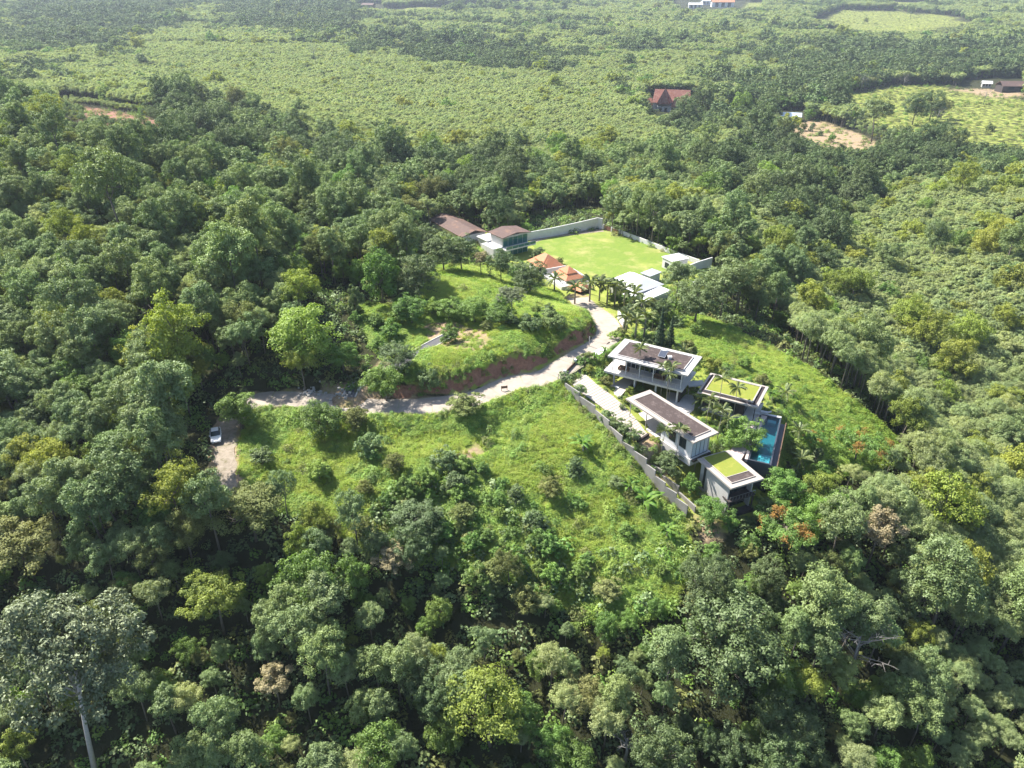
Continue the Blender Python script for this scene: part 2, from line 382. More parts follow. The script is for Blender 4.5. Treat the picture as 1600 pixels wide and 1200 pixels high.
M['pool_edge'] = surf('pool_edge_stone', (0.05,0.055,0.07), (0.035,0.04,0.05), 3.0, 0.4, 0.4)
M['water'] = water_mat()
M['glass'] = glass_mat('window_glass')
M['glass_curtain'] = glass_mat('curtained_glass', (0.36,0.42,0.46), 0.08, 0.5)
M['glass_green'] = glass_mat('green_glass', (0.025,0.12,0.11), 0.05, 0.6)
M['brown_tile'] = tile_mat('brown_roof_tiles', (0.125,0.085,0.072), (0.10,0.066,0.058), stain=(0.21,0.125,0.085))
M['orange_tile'] = tile_mat('orange_roof_tiles', (0.50,0.215,0.115), (0.44,0.18,0.095), stain=(0.40,0.21,0.13))
M['red_tile'] = tile_mat('red_roof_tiles', (0.27,0.125,0.095), (0.21,0.09,0.07), stain=(0.36,0.20,0.15))
M['grey_roof'] = surf('grey_sheet_roof', (0.33,0.35,0.39), (0.29,0.31,0.35), 0.6, 0.5, 0.4)
M['blue_roof'] = surf('pale_blue_sheet_roof', (0.48,0.56,0.62), (0.40,0.47,0.53), 0.6, 0.5, 0.4)
M['wood'] = surf('weathered_wood', (0.16,0.10,0.065), (0.11,0.07,0.048), 2.0, 0.85, 0.2)
M['red_gate'] = surf('red_gate_paint', (0.30,0.12,0.09), (0.24,0.10,0.08), 1.0, 0.7, 0.3)
M['solar'] = glass_mat('solar_glass', (0.06,0.07,0.095), 0.08, 0.6)
M['bark'] = surf('grey_bark', (0.20,0.175,0.145), (0.13,0.11,0.09), 2.5, 0.95, 0.1, 0.02, 9)
M['pale_bark'] = surf('pale_bark', (0.235,0.22,0.20), (0.16,0.15,0.135), 2.0, 0.9, 0.1, 0.015, 9)
M['silver_bark'] = surf('silvery_bark', (0.46,0.44,0.41), (0.34,0.32,0.30), 2.0, 0.9, 0.1, 0.015, 9)
M['palm_bark'] = surf('palm_bark', (0.33,0.29,0.245), (0.25,0.22,0.18), 3.0, 0.9, 0.1, 0.01, 12)
M['rock'] = surf('pale_rubble', (0.42,0.40,0.37), (0.30,0.285,0.26), 3.0, 0.95, 0.1, 0.02, 12)
M['red_soil'] = surf('red_soil_bank', (0.20,0.098,0.062), (0.145,0.072,0.05), 1.2, 0.97, 0.05, 0.05, 5, stain=(0.11,0.085,0.045), stain_scale=0.7)
M['car_paint'] = surf('car_white_paint', (0.70,0.71,0.72), (0.69,0.70,0.71), 0.5, 0.25, 0.5)
M['car_paint'].node_tree.nodes['Principled BSDF'].inputs['Coat Weight'].default_value = 0.8
M['rubber'] = surf('tyre_rubber', (0.02,0.02,0.02), rough=0.85)
M['lamp'] = glass_mat('lamp_lens', (0.55,0.55,0.56), 0.1)
M['red_lamp'] = glass_mat('tail_lens', (0.28,0.02,0.015), 0.15)
M['plate'] = surf('number_plate', (0.7,0.7,0.68), rough=0.5)

L = {}
L['rubber'] = leaf_mat('rubber_tree_leaves', (0.090,0.142,0.045), (0.215,0.288,0.112), (0.230,0.295,0.080), gloss=0.35, rough=0.42, transl=0.24, vary=0.6, jit=0.15)
L['young'] = leaf_mat('young_rubber_leaves', (0.215,0.270,0.112), (0.330,0.390,0.182), (0.365,0.405,0.15), gloss=0.3, rough=0.5, transl=0.42, vary=0.6, jit=0.10)
L['dark'] = leaf_mat('dark_broad_leaves', (0.050,0.082,0.024), (0.125,0.182,0.055), (0.09,0.135,0.04), gloss=0.45, rough=0.5, transl=0.22, vary=0.8)
L['bright'] = leaf_mat('bright_green_leaves', (0.075,0.145,0.024), (0.175,0.300,0.052), (0.22,0.315,0.050), gloss=0.35, rough=0.5, transl=0.34, vary=0.8)
L['yellow'] = leaf_mat('yellow_green_leaves', (0.140,0.185,0.024), (0.290,0.340,0.050), (0.30,0.31,0.05), gloss=0.3, rough=0.55, transl=0.34, vary=0.7)
L['olive'] = leaf_mat('olive_leaves', (0.100,0.120,0.030), (0.210,0.235,0.070), (0.22,0.225,0.08), gloss=0.25, rough=0.6, transl=0.26, vary=0.8)
L['khaki'] = leaf_mat('khaki_leaves', (0.18,0.155,0.075), (0.36,0.315,0.18), None, gloss=0.2, rough=0.7, transl=0.2)
L['silver'] = leaf_mat('silver_leaves', (0.072,0.098,0.045), (0.185,0.220,0.118), None, gloss=0.4, rough=0.4, transl=0.18)
L['flame'] = leaf_mat('orange_blossom', (0.20,0.12,0.03), (0.33,0.18,0.045), None, gloss=0.2, rough=0.7, transl=0.3)
L['palm'] = leaf_mat('palm_fronds', (0.065,0.095,0.026), (0.185,0.225,0.065), (0.18,0.19,0.06), gloss=0.5, rough=0.45, transl=0.25, vary=0.6)
L['banana'] = leaf_mat('banana_leaves', (0.055,0.125,0.020), (0.140,0.255,0.040), (0.17,0.25,0.04), gloss=0.15, rough=0.5, transl=0.38, vary=0.5)
L['grass'] = leaf_mat('meadow_grass', (0.205,0.300,0.042), (0.380,0.490,0.085), (0.45,0.48,0.12), gloss=0.25, rough=0.6, transl=0.42, vary=0.8)
L['vine'] = leaf_mat('meadow_vines', (0.145,0.250,0.034), (0.300,0.440,0.076), (0.36,0.45,0.09), gloss=0.3, rough=0.55, transl=0.4, vary=0.8)
L['conifer'] = leaf_mat('conifer_needles', (0.022,0.042,0.02), (0.055,0.09,0.042), None, gloss=0.2, rough=0.7, transl=0.1)

def ground_mat():
    m, nt, b = _nt('hillside_ground'); p = _pos(nt)
    a = nt.nodes.new('ShaderNodeAttribute'); a.attribute_name = 'zone'
    sp = nt.nodes.new('ShaderNodeSeparateColor'); nt.links.new(a.outputs['Color'], sp.inputs[0])
    n1 = _noise(nt, 0.25, 6, 0.65, p); n2 = _noise(nt, 1.7, 5, 0.7, p); n3 = _noise(nt, 0.02, 4, 0.6, p)
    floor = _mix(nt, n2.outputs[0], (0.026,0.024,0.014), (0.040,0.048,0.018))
    grass = _mix(nt, _ramp(nt, n1.outputs[0], 0.35, 0.65), (0.19,0.235,0.04), (0.26,0.285,0.07))
    grass = _mix(nt, _ramp(nt, n2.outputs[0], 0.6, 0.8), grass, (0.30,0.25,0.10))
    soil = _mix(nt, _ramp(nt, n2.outputs[0], 0.35, 0.65), (0.34,0.25,0.17), (0.235,0.165,0.105))
    soil = _mix(nt, _ramp(nt, n1.outputs[0], 0.5, 0.7), soil, (0.20,0.19,0.06))
    red = _mix(nt, _ramp(nt, n2.outputs[0], 0.35, 0.65), (0.27,0.145,0.095), (0.17,0.085,0.058))
    def edge(s):
        add = nt.nodes.new('ShaderNodeMath'); add.operation = 'ADD'; nt.links.new(s, add.inputs[0])
        j = nt.nodes.new('ShaderNodeMath'); j.operation = 'MULTIPLY_ADD'; j.inputs[1].default_value = 1.6; j.inputs[2].default_value = -0.8
        nt.links.new(n1.outputs[0], j.inputs[0]); nt.links.new(j.outputs[0], add.inputs[1])
        return _ramp(nt, add.outputs[0], 0.35, 0.65)
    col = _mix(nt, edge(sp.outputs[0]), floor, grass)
    col = _mix(nt, edge(sp.outputs[1]), col, soil)
    col = _mix(nt, edge(sp.outputs[2]), col, red)
    nt.links.new(col, b.inputs['Base Color']); b.inputs['Roughness'].default_value = 0.97; b.inputs['Specular IOR Level'].default_value = 0.1
    _bump(nt, b, n2.outputs[0], 1.0, 0.15)
    return m
M['ground'] = ground_mat()
_mow(M['lawn'])
# ------------------------------------------------------------------ footprints read off the photograph
V1 = fit_rect([(950,555.6),(976,528.5),(1097,557),(1075,586.6)], 5.2)
V2 = fit_rect([(976,622),(1017,609),(1123,676),(1084,691)], 2.6)
V4 = fit_rect([(1102,616),(1123,585),(1202.7,604.7),(1182.7,636)], 2.0)
_a, _b, _c = (atz(x, y, -1.0)[:2] for x, y in ((1090,716.5),(1142.7,763),(1188.7,743)))
_u = (_b-_a)/np.linalg.norm(_b-_a); _n2 = np.array([-_u[1],_u[0]]); _w2 = (_c-_b)@_n2
V3 = ((_a+_b)/2+_n2*_w2/2, _u, np.linalg.norm(_b-_a)/2, _w2/2)
POOL = fit_rect([(1161,716),(1199,650),(1227.5,657),(1193,722)], -1.5)
LAWN_Z = -5.0
PADS += [(*V1, -1.3, 'cut'), (*V2, -1.65, 'cut'), (*V4, -1.75, 'cut'), (*V3, -6.9, 'cut'), (*POOL, -3.6, 'cut')]
_lc = atz(940,398,LAWN_Z)[:2]
PADS += [(_lc, np.array([0.93,-0.37]), 30.0, 22.0, LAWN_Z, 'flat')]

def dv(px, z): return [atz(a, b, z) for a, b in px]
# driveway of the villa: left and right edge with heights
DRV_L = [atz(884,589,0.9), atz(908,613,0.35), atz(940,636,-0.3), atz(972,664,-0.95), atz(997,690,-1.4)]
DRV_R = [atz(907,577,0.9), atz(932,600,0.35), atz(960,621,-0.3), atz(988,648,-0.95), atz(1012,679,-1.4)]
_dc = [(l+r)/2 for l, r in zip(DRV_L, DRV_R)]
_dl = resample(np.array(DRV_L), 0.5); _dr = resample(np.array(DRV_R), 0.5)
_dcl = resample(np.array(_dc), 1.0)
PATHS.append((np.array([[*p[:2], p[2]-0.12] for p in _dcl]), 2.3, 0.8, 1.5))

# zones of the ground (pixel outlines of the photograph laid onto the terrain)
Z_MEADOW = poly_px([(392,642),(480,648),(560,655),(640,660),(700,650),(800,616),(872,592),(905,628),(960,685),(1010,745),(1075,815),(1085,880),(1050,950),(950,985),(860,940),(760,900),(680,880),(600,880),(520,830),(450,800),(385,795),(372,700)])
Z_UPPER = poly_px([(690,415),(760,412),(830,445),(885,462),(918,490),(928,515),(903,545),(830,577),(760,596),(690,606),(640,600),(600,560),(560,500),(560,470),(640,480),(655,440)])
Z_SLOPE = poly_px([(1035,488),(1100,495),(1200,540),(1300,600),(1400,690),(1400,730),(1330,740),(1250,740),(1215,700),(1215,640),(1200,600),(1110,560),(1050,540)])
Z_DIRT = [poly_px([(655,505),(700,500),(760,515),(770,530),(745,552),(700,545),(665,530)]), poly_px([(580,575),(600,560),(612,570),(615,590),(600,598),(590,595)]),
          poly_px([(715,700),(745,690),(760,705),(735,722),(712,718)]), poly_px([(505,600),(560,595),(640,618),(640,632),(500,625)]), poly_px([(570,490),(590,485),(600,492),(585,500)]),
          poly_px([(1085,810),(1120,815),(1130,840),(1100,850)]), poly_px([(1195,448),(1260,445),(1265,462),(1210,468)]),
          poly_px([(1205,195),(1280,187),(1340,208),(1375,228),(1360,250),(1300,242),(1230,226)]), poly_px([(1500,140),(1600,140),(1600,156),(1530,150),(1470,138)]),
          poly_px([(955,640),(990,660),(1030,700),(1050,750),(1010,740)])]
Z_RED = [poly_px([(112,166),(160,170),(215,181),(250,189),(240,200),(190,198),(140,193)]), poly_px([(290,222),(330,225),(345,236),(310,240)]), poly_px([(430,255),(450,262),(455,290),(440,290)])]
Z_FIELD = [poly_px([(1300,150),(1400,132),(1480,132),(1600,150),(1660,200),(1640,250),(1540,240),(1440,225),(1390,210),(1330,185)]),
           poly_px([(1262,38),(1310,16),(1400,16),(1500,26),(1520,40),(1440,54),(1380,54),(1310,50)]), poly_px([(1160,22),(1165,4),(1195,2),(1190,20)]), poly_px([(1380,4),(1460,2),(1470,12),(1400,16)]),
           poly_px([(560,22),(600,14),(760,6),(820,2),(830,10),(720,22),(620,28)])]
Z_GARDEN = poly_px([(878,585),(950,540),(985,515),(1040,520),(1110,555),(1210,600),(1240,660),(1215,800),(1130,835),(1070,818),(1000,745),(940,665)])
Z_COMP = poly_px([(655,360),(700,348),(760,362),(824,374),(900,363),(943,358),(968,369),(1060,403),(1116,414),(1125,440),(1060,490),(985,520),(950,500),(905,478),(850,450),(800,412),(740,402),(670,385)])

# ------------------------------------------------------------------ ground
def axis(fine0, fine1, step, lo, hi, grow=1.07):
    a = list(np.arange(fine0, fine1+0.01, step)); s = step
    while a[-1] < hi: s *= grow; a.append(a[-1]+s)
    s = step; b = []
    x = fine0
    while x > lo: s *= grow; x -= s; b.append(x)
    return np.array(b[::-1]+a)
gx = axis(-75, 85, 0.8, -5000, 5000, 1.06); gy = axis(70, 235, 0.8, -1500, 6500, 1.05)
XX, YY = np.meshgrid(gx, gy); GP = np.stack([XX.ravel(), YY.ravel()], 1)
GZ = h(GP)
nx, ny = len(gx), len(gy)
ii, jj = np.meshgrid(np.arange(nx-1), np.arange(ny-1)); k0 = (jj*nx+ii).ravel()
GF = np.stack([k0, k0+1, k0+nx+1, k0+nx], 1)
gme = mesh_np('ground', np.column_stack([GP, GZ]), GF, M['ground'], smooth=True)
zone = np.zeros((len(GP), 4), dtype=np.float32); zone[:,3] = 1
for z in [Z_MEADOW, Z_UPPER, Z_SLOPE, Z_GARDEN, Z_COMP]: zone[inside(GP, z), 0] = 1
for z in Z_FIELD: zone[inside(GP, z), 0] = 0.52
def soft(poly, w):
    """1 well inside an outline, 0 well outside, a ramp of width w across its edge"""
    Q = np.vstack([poly, poly[:1]]); Q = np.column_stack([Q, np.zeros(len(Q))]); d, _ = seg_dist(GP, Q)
    return np.clip(0.5+np.where(inside(GP, poly), 1, -1)*d/w, 0, 1)
for k, z in enumerate(Z_DIRT): zone[:,1] = np.maximum(zone[:,1], soft(z, 4.5 if k not in (7,8) else 14))
for z in Z_RED: zone[:,2] = np.maximum(zone[:,2], soft(z, 30))
_d, _zr = seg_dist(GP, ROAD)                                             # bare earth of the road cutting, on the uphill side
zone[:,2] = np.maximum(zone[:,2], np.where((_d > 2.7) & (_d < 4.6) & (GZ > _zr+0.15) & (GP[:,0] > -22), 1.0, 0))
zone[(_d < 3.2), 1] = 0.6
_d, _ = seg_dist(GP, SPUR); zone[_d < 2.6, 1] = 1
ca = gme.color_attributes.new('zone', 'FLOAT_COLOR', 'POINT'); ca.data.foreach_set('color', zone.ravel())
ground = tag(obj('ground', gme), 'wooded hillside ground with grass and bare earth under the trees', 'ground', kind='structure')

# ------------------------------------------------------------------ roads, paths
def ribbon(Q, hw, dz, s0=0, s1=None, cols=7, jitter=0.0, seed=1):
    Q = Q[s0:s1]; d = np.gradient(Q[:,:2], axis=0); d /= np.linalg.norm(d,axis=1)[:,None]; n = np.column_stack([-d[:,1], d[:,0]])
    r = np.random.default_rng(seed); u = np.linspace(-1,1,cols); V = []
    for i in range(len(Q)):
        w = hw*np.ones(cols)
        if jitter: w = w+r.normal(0, jitter, cols)*(np.abs(u) > 0.9)
        p = Q[i,:2][None,:]+n[i][None,:]*(u*w)[:,None]
        V += [(x, y, Q[i,2]+dz) for x, y in p]
    F = [(i*cols+j, i*cols+j+1, (i+1)*cols+j+1, (i+1)*cols+j) for i in range(len(Q)-1) for j in range(cols-1)]
    return np.array(V), np.array(F)
V, F = ribbon(ROAD, 2.85, 0.03, jitter=0.12)
road = tag(obj('road', mesh_np('road', V, F, M['joint'])), 'pale concrete lane curving up from the parked car to the villas', 'road', kind='structure')
for i, s in enumerate(range(0, len(ROAD)-2, 6)):
    Q = ROAD[s:s+7].copy()
    if len(Q) < 2: break
    for e, k in ((0,1),(-1,-2)):
        d = Q[k]-Q[e]; Q[e] = Q[e]+d/np.linalg.norm(d)*0.04
    V, F = ribbon(Q, 2.6, 0.065, jitter=0.05, seed=i)
    obj('slab', mesh_np('slab', V, F, M['road']), road)
V, F = ribbon(SPUR[2:], 1.75, 0.03, jitter=0.35, cols=9)
tag(obj('dirt_track', mesh_np('dirt_track', V, F, M['track'])), 'pale gravel track leading down past the parked white car', 'track', kind='structure')
V, F = ribbon(PATH, 1.1, 0.03)
footway = tag(obj('narrow_drive', mesh_np('narrow_drive', V, F, M['asphalt'])), 'narrow grey asphalt drive with pale edges climbing the upper meadow', 'drive', kind='structure')
for sgn in (-1, 1):
    d = np.gradient(PATH[:,:2], axis=0); d /= np.linalg.norm(d,axis=1)[:,None]; n = np.column_stack([-d[:,1], d[:,0]])*sgn
    a, b = PATH[:,:2]+n*1.08, PATH[:,:2]+n*1.28; V = []; F = []
    for i in range(len(PATH)):
        z = PATH[i,2]; V += [(*a[i], z-0.2), (*a[i], z+0.14), (*b[i], z+0.14), (*b[i], z-0.3)]
        if i: F += [((i-1)*4+j, (i-1)*4+j+1, i*4+j+1, i*4+j) for j in range(3)]
    obj('kerb', mesh_np('kerb', V, np.array(F), M['kerb']), footway)

# lawn of the white compound
LAWN = [(826,378),(860,366),(938,361),(965,362),(1000,375),(1062,398),(1088,412),(1050,425),(1005,432),(985,440),(945,436),(915,430),(880,412),(850,400)]
lp = [atz(a, b, LAWN_Z)[:2] for a, b in LAWN]
MB().prism([tuple(p) for p in lp], LAWN_Z-0.3, LAWN_Z+0.06).build('lawn', M['lawn'])
tag(bpy.data.objects['lawn'], 'flat bright green mown lawn inside the white boundary wall', 'lawn', kind='structure')
tp = [(828,377),(845,369),(880,362),(940,358),(944,362),(900,367),(862,371),(832,380)]
MB().prism([tuple(atz(a, b, LAWN_Z)[:2]) for a, b in tp], LAWN_Z-0.3, LAWN_Z+0.09).build('lawn_edge_path', M['track'])
tag(bpy.data.objects['lawn_edge_path'], 'bare earth strip along the tall white wall behind the lawn', 'path', kind='structure')
# ------------------------------------------------------------------ the grey villa: four flat-roofed pavilions
class Bld:
    """a building: Empty at its base, parts in its own frame (x along the long side, -y towards the photographer)"""
    def __init__(s, name, rect, z, label, cat='house', group=None):
        c, ux, s.hx, s.hy = rect; s.z = z; s.c = c; s.ux = ux
        s.root = tag(empty(name, (c[0], c[1], z), math.atan2(ux[1], ux[0])), label, cat, group)
    def box(s, name, x0, x1, y0, y1, z0, z1, mat, parent=None, bevel=0.0):
        return MB().box(x0,x1,y0,y1,z0-s.z,z1-s.z).build(name, M[mat], parent or s.root, bevel=bevel)
    def prism(s, name, poly, z0, z1, mat, parent=None):
        f = lambda q: [v-s.z for v in q] if hasattr(q, '__len__') else q-s.z
        return MB().prism(poly, f(z0), f(z1)).build(name, M[mat], parent or s.root)
    def ring(s, name, x0, x1, y0, y1, w, z0, z1, mat, parent=None):
        m = MB(); m.box(x0,x1,y0,y0+w,z0-s.z,z1-s.z); m.box(x0,x1,y1-w,y1,z0-s.z,z1-s.z)
        m.box(x0,x0+w,y0+w,y1-w,z0-s.z,z1-s.z); m.box(x1-w,x1,y0+w,y1-w,z0-s.z,z1-s.z)
        return m.build(name, M[mat], parent or s.root)
    def post(s, name, x, y, r, z0, z1, mat, parent=None):
        return MB().tube([(x,y,z0-s.z),(x,y,z1-s.z)], r, 8).build(name, M[mat], parent or s.root)
    def window(s, x0, x1, y0, y1, z0, z1, n, axis='x', glass='glass', frame='dark_frame', name='window'):
        """glazing with a frame; the wall face it stands in front of is the plane y0 (axis x) or x0 (axis y)"""
        m = MB(); t = 0.07; zb, zt = z0-s.z, z1-s.z
        if axis == 'x':
            m.box(x0,x1,y0,y1,zb,zb+t); m.box(x0,x1,y0,y1,zt-t,zt)
            for k in range(n+1): xx = x0+(x1-x0-t)*k/n; m.box(xx,xx+t,y0,y1,zb+t,zt-t)
        else:
            m.box(x0,x1,y0,y1,zb,zb+t); m.box(x0,x1,y0,y1,zt-t,zt)
            for k in range(n+1): yy = y0+(y1-y0-t)*k/n; m.box(x0,x1,yy,yy+t,zb+t,zt-t)
        f = m.build(name, M[frame], s.root)
        for k in range(n):
            if axis == 'x':
                a = x0+(x1-x0-t)*k/n+t; b = x0+(x1-x0-t)*(k+1)/n; ym = (y0+y1)/2
                MB().box(a,b,ym-0.012,ym+0.012,zb+t,zt-t).build('pane', M[glass], f)
            else:
                a = y0+(y1-y0-t)*k/n+t; b = y0+(y1-y0-t)*(k+1)/n; xm = (x0+x1)/2
                MB().box(xm-0.012,xm+0.012,a,b,zb+t,zt-t).build('pane', M[glass], f)
        return f

# --- upper pavilion, white roof
b = Bld('villa_pavilion', V1, -1.3, 'upper open villa pavilion on stilts with white-rimmed gravel roof beside the lane')
X, Y = b.hx, b.hy
b.box('roof', -X,X,-Y,Y, 4.86,5.16, 'white_roof')
b.ring('roof_kerb', -X+1.35,X-1.25,-Y+1.0,Y-1.1, 0.16, 5.16,5.36, 'white_roof')
b.box('gravel_bed', -X+1.51,X-1.41,-Y+1.16,Y-1.26, 5.16,5.27, 'gravel')
b.box('floor_slab', -X-0.5,X-0.6,-Y-0.2,Y-0.5, 1.55,1.95, 'floor')
b.box('rear_wall', -X+2.4,X-1.6,Y-1.6,Y-1.35, 1.953,4.857, 'wall')
for xa, xb in ((-X+2.4,-X+2.65),(X-1.85,X-1.6),(-0.6,-0.35),(3.6,3.85)):
    b.box('cross_wall', xa,xb,-0.9,Y-1.605, 1.953,4.857, 'wall')
b.window(-X+2.66,-0.61,-0.88,-0.80, 1.96,4.55, 5, 'x', 'glass', 'white', 'sliding_door')
b.window(-0.34,3.59,-0.88,-0.80, 1.96,4.55, 4, 'x', 'glass', 'white', 'sliding_door')
b.window(3.86,X-1.86,-0.88,-0.80, 1.96,4.55, 2, 'x', 'glass', 'white', 'sliding_door')
b.box('lintel', -X+2.4,X-1.6,-0.92,-0.76, 4.56,4.857, 'white')
for k in range(6): b.post('column', -X+1.0+k*(2*X-2.2)/5, -Y+0.5, 0.085, 1.953,4.857, 'white')
for k in range(4): b.box('stilt', -X+1.2+k*(2*X-3)/3,-X+1.5+k*(2*X-3)/3, -Y+0.6,-Y+0.9, -1.3,1.547, 'white')
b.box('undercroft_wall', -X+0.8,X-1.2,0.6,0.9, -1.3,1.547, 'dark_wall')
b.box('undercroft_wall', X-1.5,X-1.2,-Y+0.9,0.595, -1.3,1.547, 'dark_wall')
b.box('stair', -X+2.0,-X+3.0,-Y-0.9,-Y-0.2, -1.3,-0.6, 'white')
m = MB()
for k in range(15): xx = -X-0.3+k*(2*X-0.6)/14; m.box(xx,xx+0.03,-Y-0.12,-Y-0.09,1.95+1.3,2.85+1.3)
m.box(-X-0.3,X-0.7,-Y-0.13,-Y-0.08,2.85+1.3,2.9+1.3); m.build('balustrade', M['steel'], b.root)
# rooftop water heater
p = b.root.matrix_basis @ Vector((1.6, 0.3, 0)); bz = 5.27
t = tag(empty('solar_water_heater', (p.x, p.y, bz), math.atan2(V1[1][1], V1[1][0])), 'solar water heater with dark panel and white tank on the upper pavilion roof', 'solar heater')
m = MB(); m.prism([(-0.9,-0.8),(0.5,-0.8),(0.5,0.8),(-0.9,0.8)], [0.25,0.25,0.85,0.85], [0.33,0.33,0.93,0.93]); m.build('panel_frame', M['steel'], t)
m = MB(); m.prism([(-0.83,-0.73),(0.43,-0.73),(0.43,0.73),(-0.83,0.73)], [0.336,0.336,0.92,0.92], [0.375,0.375,0.945,0.945]); m.build('panel', M['solar'], t)
MB().tube([(-0.9,0.95,0.85),(0.5,0.95,0.85)], 0.24, 12).build('tank', M['white'], t, smooth=True)
for x in (-0.7,0.3): MB().box(x,x+0.06,0.85,0.91,0,0.68).build('leg', M['steel'], t); MB().box(x,x+0.06,-0.7,-0.64,0,0.3).build('leg', M['steel'], t)
p = b.root.matrix_basis @ Vector((2.8, 0.2, 0))
t = tag(empty('roof_vent', (p.x, p.y, bz)), 'small white vent box beside the rooftop water heater', 'vent')
MB().box(-0.3,0.3,-0.3,0.3,0,0.45).build('vent_body', M['white'], t); MB().box(-0.38,0.38,-0.38,0.38,0.453,0.53).build('vent_cap', M['white'], t)
# sofa and table on the open deck
for i, (lx, ly, lab) in enumerate(((-5.0,-2.6,'brown outdoor sofa at the sunny end of the upper pavilion deck'),(2.0,-2.4,'brown outdoor sofa in the shaded middle of the upper pavilion deck'))):
    p = b.root.matrix_basis @ Vector((lx, ly, 0)); t = tag(empty('outdoor_sofa', (p.x,p.y,1.953), b.root.rotation_euler.z), lab, 'sofa')
    MB().box(-0.95,0.95,-0.4,0.4,0.12,0.42).build('seat', M['wood'], t, bevel=0.03); MB().box(-0.95,0.95,0.3,0.45,0.423,0.85).build('backrest', M['wood'], t, bevel=0.03)
    for sx in (-1.07,0.95): MB().box(sx,sx+0.12,-0.4,0.45,0.12,0.62).build('armrest', M['wood'], t, bevel=0.02)
    for sx in (-0.9,0.84):
        for sy in (-0.35,0.33): MB().box(sx,sx+0.06,sy,sy+0.06,0,0.117).build('leg', M['dark_frame'], t)

# --- middle pavilion with carport
b = Bld('villa_pavilion', V2, -1.7, 'long narrow villa pavilion with brown gravel roof and carport at the driveway end')
X, Y = b.hx, b.hy
b.box('roof', -X,X,-Y,Y, 2.28,2.58, 'beige_roof')
b.ring('roof_kerb', -X+1.2,X-1.0,-Y+0.75,Y-0.75, 0.15, 2.58,2.76, 'beige_roof')
b.box('gravel_bed', -X+1.35,X-1.15,-Y+0.9,Y-0.9, 2.58,2.68, 'gravel')
b.box('floor_slab', -X+0.4,X-0.6,-Y+0.5,Y-0.5, -2.6,-1.35, 'floor')
rx0 = 0.3                                         # rooms from here to the far end, carport before
b.box('side_wall', rx0,X-0.95,-Y+0.8,-Y+1.0, -1.347,2.277, 'white')
b.box('rear_wall', -X+2.5,X-0.95,Y-1.0,Y-0.8, -1.347,2.277, 'wall')
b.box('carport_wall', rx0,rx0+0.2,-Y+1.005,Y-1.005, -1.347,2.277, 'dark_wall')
b.window(X-1.03,X-0.95,-Y+1.005,Y-1.005, -1.34,2.0, 4, 'y', 'glass_curtain', 'dark_frame', 'end_window')
b.box('end_lintel', X-1.05,X-0.93,-Y+1.005,Y-1.005, 2.003,2.277, 'white')
for xa in (2.2, 4.6): b.window(xa,xa+1.5,-Y+0.74,-Y+0.797, -0.3,1.7, 2, 'x', 'glass', 'dark_frame')
for sx, sy in ((-X+0.9,-Y+0.5),(-X+0.9,Y-0.7),(-3.2,-Y+0.5)): b.post('column', sx, sy, 0.09, -1.347,2.277, 'steel')
b.box('window_ledge', X-0.9,X-0.2,-Y+0.8,Y-0.8, -1.75,-1.36, 'dark_wall')

# --- lower house with lawn roof
b = Bld('villa_pavilion', V3, -6.9, 'lowest villa house, two storeys with lawn and gravel patch on its roof')
X, Y = b.hx, b.hy
b.box('roof', -X,X,-Y,Y, -1.34,-1.04, 'beige_roof')
b.ring('roof_kerb', -X+0.1,X-0.9,-Y+0.8,Y-0.9, 0.13, -1.04,-0.86, 'beige_roof')
b.box('roof_lawn', -X+0.23,X-2.55,-Y+0.93,Y-1.03, -1.04,-0.92, 'roof_lawn')
b.box('kerb_strip', X-2.55,X-2.43,-Y+0.93,Y-1.03, -1.04,-0.87, 'beige_roof')
b.box('gravel_bed', X-2.43,X-1.03,-Y+0.93,Y-1.03, -1.04,-0.95, 'gravel')
b.box('side_wall', -X+0.3,X-1.2,-Y+0.75,-Y+0.95, -7.6,-1.343, 'wall')
b.box('rear_wall', -X+0.3,X-1.2,Y-1.0,Y-0.8, -7.6,-1.343, 'wall')
b.box('end_wall', -X+0.3,-X+0.5,-Y+0.955,Y-1.005, -7.6,-1.343, 'wall')
b.box('front_wall', X-2.4,X-2.2,-Y+0.955,Y-1.005, -7.6,-1.343, 'dark_wall')
b.box('balcony', X-2.195,X-0.5,-Y+0.6,Y-0.6, -4.5,-4.28, 'dark_wall')
b.window(X-2.195,X-2.12,-Y+1.2,Y-1.2, -4.2,-1.7, 3, 'y', 'glass', 'dark_frame')
b.window(X-2.195,X-2.12,-Y+1.2,Y-1.2, -7.1,-4.8, 3, 'y', 'glass', 'dark_frame')
b.window(-X+1.2,-X+1.7,-Y+0.69,-Y+0.747, -6.2,-2.0, 1, 'x', 'glass', 'dark_frame')
m = MB(); m.box(X-0.58,X-0.52,-Y+0.65,Y-0.65, 3.35,3.41)
for k in range(9): yy = -Y+0.65+k*(2*Y-1.36)/8; m.box(X-0.57,X-0.53,yy,yy+0.04, 2.62,3.35)
m.build('railing', M['steel'], b.root)
b.box('lower_terrace', X-2.195,X-0.2,-Y+0.4,Y-0.4, -7.7,-7.1, 'dark_wall')
for sy in (-Y+0.75, Y-0.95): b.box('balcony_post', X-0.8,X-0.6,sy,sy+0.2, -7.095,-4.503, 'dark_wall')

